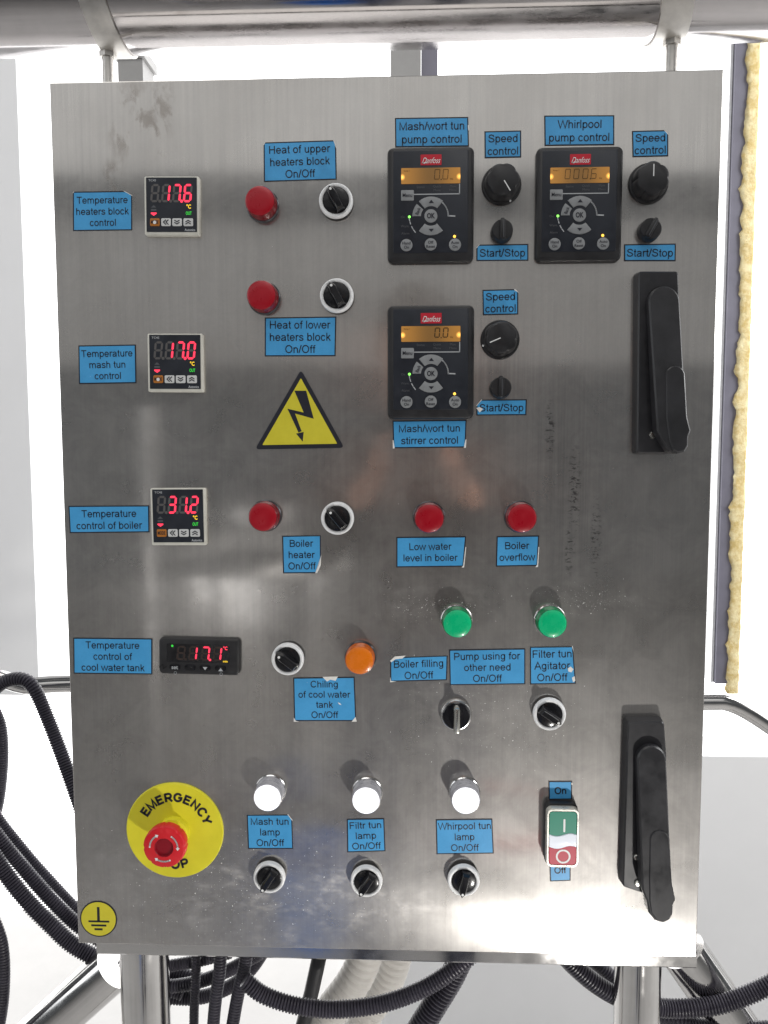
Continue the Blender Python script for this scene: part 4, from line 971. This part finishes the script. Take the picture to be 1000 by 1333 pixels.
# corrugated conduits and hoses
def corr(name, ctrl, r, label, m='conduit', pitch=0.0034, amp=0.12, cat='conduit', group=None):
    r = r * (0.89 if m == 'conduit' else 1.0)
    pts = spline(ctrl, pitch / 3.0); rad = [r * (1.0 if i % 3 else 1.0 - 1.6 * amp) if i % 3 != 1 else r for i in range(len(pts))]
    w = MB(); tube(w, pts, rad, 16)
    return tag(w.build(name, m, raw=True, smooth=0 if False else 25), label, cat, group)
D1, D2, D3 = .06, .12, .17
CG = 'black corrugated conduits around the cabinet'
c_ = 'corrugated_conduit'
corr(c_, [g(-60, 960, .2), g(-10, 900, .2), g(18, 884, .2), g(42, 893, .2), g(66, 945, .2), g(94, 1020, .18), g(130, 1120, .14), g(170, 1190, .1)], 0.0095, 'black corrugated conduit arching over beside the cabinet and dropping behind it', group=CG)
corr(c_, [g(-8, 920, .3), g(2, 950, .3), g(3, 1000, .3), g(-6, 1060, .3), g(-30, 1100, .3)], 0.0085, 'upright black corrugated conduit hanging below the bright steel rail', group=CG)
corr(c_, [g(-60, 960, .22), g(-10, 1052, .22), g(24, 1098, .22), g(60, 1140, .22), g(110, 1192, .22), g(160, 1230, .2)], 0.0070, 'thin black corrugated conduit, uppermost of the bundle curving under the cabinet corner', group=CG)
corr(c_, [g(-70, 990, .16), g(-10, 1080, .16), g(30, 1130, .16), g(70, 1175, .16), g(112, 1212, .16), g(190, 1255, .16), g(260, 1276, .15)], 0.0095, 'middle black corrugated conduit of the bundle curving under the cabinet corner', group=CG)
corr(c_, [g(-60, 1030, .13), g(-10, 1112, .13), g(28, 1164, .13), g(66, 1204, .13), g(104, 1236, .13), g(180, 1272, .13), g(240, 1292, .13)], 0.0105, 'lowest black corrugated conduit of the bundle curving under the cabinet corner', group=CG)
corr(c_, [g(-16, 1180, .1), g(2, 1230, .1), g(4, 1290, .1), g(-4, 1345, .1), g(-20, 1400, .1)], 0.0080, 'black corrugated conduit hanging straight beside the slanting brace', group=CG)
corr(c_, [g(196, 1262, .1), g(230, 1256, .1), g(262, 1250, .1), g(300, 1240, .1)], 0.0075, 'short black corrugated conduit just below the base rail by the leg', group=CG)
corr(c_, [g(190, 1284, .12), g(225, 1284, .12), g(262, 1277, .12), g(300, 1262, .12), g(340, 1240, .12)], 0.0085, 'black corrugated conduit sagging between the leg and the base rail', group=CG)
corr(c_, [g(186, 1290, .14), g(222, 1298, .14), g(262, 1298, .14), g(300, 1284, .14), g(326, 1262, .14), g(345, 1235, .14)], 0.0090, 'black corrugated conduit in the lowest sag behind the hanging pair', group=CG)
corr(c_, [g(256, 1235, .09), g(255, 1275, .09), g(253, 1310, .09), g(252, 1360, .09), g(250, 1420, .09)], 0.0058, 'thin grey-black corrugated conduit hanging close by the leg', group=CG)
corr(c_, [g(287, 1235, .06), g(286, 1265, .06), g(281, 1300, .06), g(277, 1345, .06), g(272, 1420, .06)], 0.0076, 'straight black corrugated conduit, middle one of three hanging by the leg', group=CG)
corr(c_, [g(322, 1235, .06), g(318, 1262, .06), g(310, 1295, .06), g(302, 1340, .06), g(290, 1420, .06)], 0.0078, 'slanting black corrugated conduit hanging beside the long sagging one', group=CG)
corr(c_, [g(318, 1276, .045), g(345, 1296, .045), g(390, 1310, .045), g(440, 1314, .045), g(500, 1306, .045), g(555, 1285, .045), g(600, 1255, .05), g(630, 1228, .06)], 0.0098, 'long black corrugated conduit sagging in front of the two pale hoses', group=CG)
corr(c_, [g(606, 1232, .07), g(590, 1268, .07), g(568, 1305, .07), g(540, 1350, .07), g(500, 1420, .07)], 0.0150, 'thick black corrugated conduit slanting down from the base rail', pitch=0.0042, group=CG)
corr(c_, [g(720, 1228, .07), g(748, 1258, .07), g(780, 1284, .07), g(815, 1302, .075), g(860, 1312, .085), g(905, 1312, .085), g(950, 1304, .085), g(1010, 1278, .085), g(1080, 1235, .09)], 0.0108, 'black corrugated conduit passing behind the leg and out past the slanting brace', group=CG)
corr(c_, [g(768, 1248, .12), g(800, 1275, .12), g(840, 1320, .12), g(880, 1328, .10), g(930, 1338, .10), g(1010, 1338, .10), g(1080, 1330, .10)], 0.0085, 'lower black corrugated conduit crossing the foot of the slanting brace', group=CG)
w = MB(); tube(w, [g(417, 1240, .10), g(406, 1290, .10), g(392, 1345, .10), g(375, 1420, .10)], 0.0082, 20)
tag(w.build('black_cable', 'black', raw=True), 'smooth black cable hanging beside the pale hoses', 'cable')
corr('spiral_hose', [g(480, 1232, .13), g(462, 1275, .13), g(428, 1320, .13), g(395, 1365, .13), g(350, 1430, .13)], 0.0200, 'wide pale grey spiral hose slanting down behind the sagging conduit', 'hose', 0.009, 0.05, 'hose', 'pale hoses under the cabinet')
corr('spiral_hose', [g(520, 1232, .18), g(506, 1275, .18), g(478, 1320, .18), g(450, 1365, .18), g(410, 1430, .18)], 0.0190, 'pale grey spiral hose beside the wider one, farther from the leg', 'hose', 0.009, 0.05, 'hose', 'pale hoses under the cabinet')

# ------------------------------------------------------------------ what the door mirrors: the photographer and the brewhouse floor behind
def person():
    ox, oy = 0.03, 0.0
    J = {}; ed = []
    def j(n, p, r, par=None):
        J[n] = (len(J), p, r)
        if par: ed.append((J[par][0], J[n][0]))
    j('pelvis', (.03, -1.20, .96), (.155, .11)); j('spine', (.03, -1.20, 1.14), (.145, .105), 'pelvis'); j('chest', (.03, -1.21, 1.33), (.165, .115), 'spine')
    j('neckb', (.03, -1.20, 1.47), (.075, .07), 'chest'); j('neck', (.03, -1.18, 1.53), (.055, .055), 'neckb')
    j('jaw', (.03, -1.145, 1.585), (.065, .075), 'neck'); j('face', (.03, -1.145, 1.665), (.078, .098), 'jaw'); j('crown', (.03, -1.16, 1.735), (.066, .082), 'face')
    for s_, q in (('L', -1), ('R', 1)):
        X = lambda x: .03 + q * x
        j('sh' + s_, (X(.175), -1.20, 1.425), (.068, .062), 'chest'); j('el' + s_, (X(.235), -1.10, 1.165), (.050, .048), 'sh' + s_)
        j('fo' + s_, (X(.165), -.985, 1.27), (.044, .042), 'el' + s_); j('wr' + s_, (X(.085), -.885, 1.375), (.028, .026), 'fo' + s_)
        j('pa' + s_, (X(.068), -.835, 1.41), (.030, .020), 'wr' + s_)
        for k, (dz, ln) in enumerate(((.022, .9), (.006, 1.0), (-.010, .95), (-.024, .78))):
            b = 'f%d' % k + s_
            j(b + 'a', (X(.066), -.800, 1.428 + dz), (.0095, .0095), 'pa' + s_); j(b + 'b', (X(.060), -.775 , 1.432 + dz), (.0088, .0088), b + 'a'); j(b + 'c', (X(.060 - .030 * ln), -.763, 1.434 + dz), (.0078, .0078), b + 'b')
        j('th' + s_ + 'a', (X(.050), -.835, 1.430), (.011, .011), 'pa' + s_); j('th' + s_ + 'b', (X(.028), -.815, 1.440), (.010, .010), 'th' + s_ + 'a')
        j('hip' + s_, (X(.095), -1.20, .90), (.095, .095), 'pelvis'); j('kn' + s_, (X(.11), -1.185, .50), (.062, .062), 'hip' + s_); j('an' + s_, (X(.115), -1.215, .10), (.042, .046), 'kn' + s_); j('to' + s_, (X(.125), -1.09, .042), (.042, .036), 'an' + s_)
    me = bpy.data.meshes.new('person'); me.from_pydata([v[1] for v in J.values()], ed, [])
    o = bpy.data.objects.new('person', me); C.objects.link(o)
    o.modifiers.new('skin', 'SKIN').use_smooth_shade = True
    for (i, p, r) in J.values(): me.skin_vertices[0].data[i].radius = r
    me.skin_vertices[0].data[0].use_root = True
    o.modifiers.new('sub', 'SUBSURF').levels = 2
    dg = bpy.context.evaluated_depsgraph_get(); m2 = bpy.data.meshes.new_from_object(o.evaluated_get(dg))
    bpy.data.objects.remove(o)
    base = Vector((.03, -1.2, 0)); m2.transform(Matrix.Translation(-base))
    for q in (M['jacket'], M['skin'], M['trousers']): m2.materials.append(q)
    for p in m2.polygons:
        c = p.center + base; p.use_smooth = True
        p.material_index = 1 if (c.z > 1.52 or (c.y > -.905 and c.z > 1.2)) else (2 if c.z < .98 else 0)
    o = bpy.data.objects.new('person', m2); C.objects.link(o); o.location = base
    tag(o, 'person in a dark jacket holding a compact camera up, mirrored in the door', 'person')
    w = MB(); rings = []
    for k in range(9):
        a = math.radians(-8 + 98 * k / 8); rings.append([(.095 * math.cos(a) * math.cos(t), -.012 + (.118 if math.sin(t) < 0 else .085) * math.cos(a) * math.sin(t), 1.70 + .105 * math.sin(a) + (0.02 if math.sin(t) > 0.2 else -0.035 * (1 - k / 8))) for t in [2 * math.pi * i / 24 for i in range(24)]])
    w.loft(rings); h_ = w.build('hair', 'hair', o, raw=True, smooth=80); h_.location = (0, .045, 0)
    w = MB(); w.prism(rrect(.010, .012, .004, 3, 0, 0), 0, .02)
    return o
M['jacket'] = mat('dark_jacket_cloth', (0.035, 0.028, 0.027), 0.9, vary=0.2, vscale=30)
M['trousers'] = mat('dark_trouser_cloth', (0.03, 0.032, 0.045), 0.9, vary=0.2, vscale=30)
M['skin'] = mat('skin', (0.50, 0.27, 0.19), 0.5, vary=0.08, vscale=40)
M['hair'] = mat('dark_hair', (0.03, 0.02, 0.014), 0.6)
M['bucket'] = mat('blue_plastic', (0.02, 0.16, 0.55), 0.4, vary=0.1, vscale=10)
M['red_hose'] = mat('red_rubber', (0.45, 0.02, 0.02), 0.45, vary=0.1, vscale=10)
person()
cb = empty('compact_camera', (.03, -.765, 1.405), 'small black compact camera held in front of the dark jacket', 'camera')
w = MB(); w.prism(rrect(.098, .056, .008, 5), -.011, .011, .003); b_ = w.build('camera_body', 'black', cb, (0, 0, .028))
MB().lathe([(.019, .011), (.019, .016), (.017, .017), (.008, .0165)], 32, -.01, 0).build('lens_barrel', 'gloss', cb, (0, 0, .028))
# brew vessel on legs
tk = empty('brew_vessel', (-.50, -2.05, 0), 'polished steel brew vessel on three legs, mirrored in the cabinet door', 'vessel')
prof = [(.02, .20), (.30, .26), (.41, .33), (.42, .36), (.42, 1.02), (.435, 1.02), (.435, 1.045), (.42, 1.05), (.36, 1.12), (.22, 1.18), (.16, 1.195), (.16, 1.23), (.13, 1.25), (.02, 1.255)]
w = MB(); w.loft([[(r * math.cos(2 * math.pi * i / 56), r * math.sin(2 * math.pi * i / 56), z) for i in range(56)] for r, z in prof]); w.build('vessel_shell', 'chrome', tk, raw=True, smooth=30)
for a in (40, 160, 280):
    w = MB(); p = (.34 * math.cos(math.radians(a)), .34 * math.sin(math.radians(a))); tube(w, [(*p, .0005), (*p, .30)], .025, 20); w.build('leg', 'chrome', tk, raw=True)
bk = empty('blue_bucket', (-.27, -1.52, 0), 'blue plastic bucket on the floor, mirrored low in the cabinet door', 'bucket')
w = MB(); w.loft([[(r * math.cos(2 * math.pi * i / 40), r * math.sin(2 * math.pi * i / 40), z) for i in range(40)] for r, z in ((.10, .001), (.135, .24), (.145, .24), (.145, .255), (.13, .255), (.098, .01))]); w.build('bucket_shell', 'bucket', bk, raw=True, smooth=30)
w = MB(); tube(w, [(.14 * math.cos(math.radians(a)), .05 + 0.06 * math.sin(math.radians(a)), .245 - .10 * math.sin(math.radians(a))) for a in range(0, 181, 10)], .004, 10); w.build('bail', 'steel', bk, raw=True)
w = MB(); tube(w, spline([(.36 + (.24 + .02 * math.sin(a * 1.7)) * math.cos(a), -2.25 + .24 * math.sin(a), .014 + .004 * a) for a in [math.radians(25 * i) for i in range(26)]], .03), .012, 12)
tag(w.build('red_hose', 'red_hose', raw=True), 'coil of red rubber hose on the floor, mirrored in the cabinet door', 'hose')

w = MB(); tube(w, [(0, 0, .0005), (0, 0, 1.55)], .030, 28); w_ = w.build('standing_pipe', 'chrome', raw=True, loc=(-.70, -1.45, 0))
tag(w_, 'upright polished steel pipe beside the brew vessel, mirrored in the cabinet door', 'pipe')
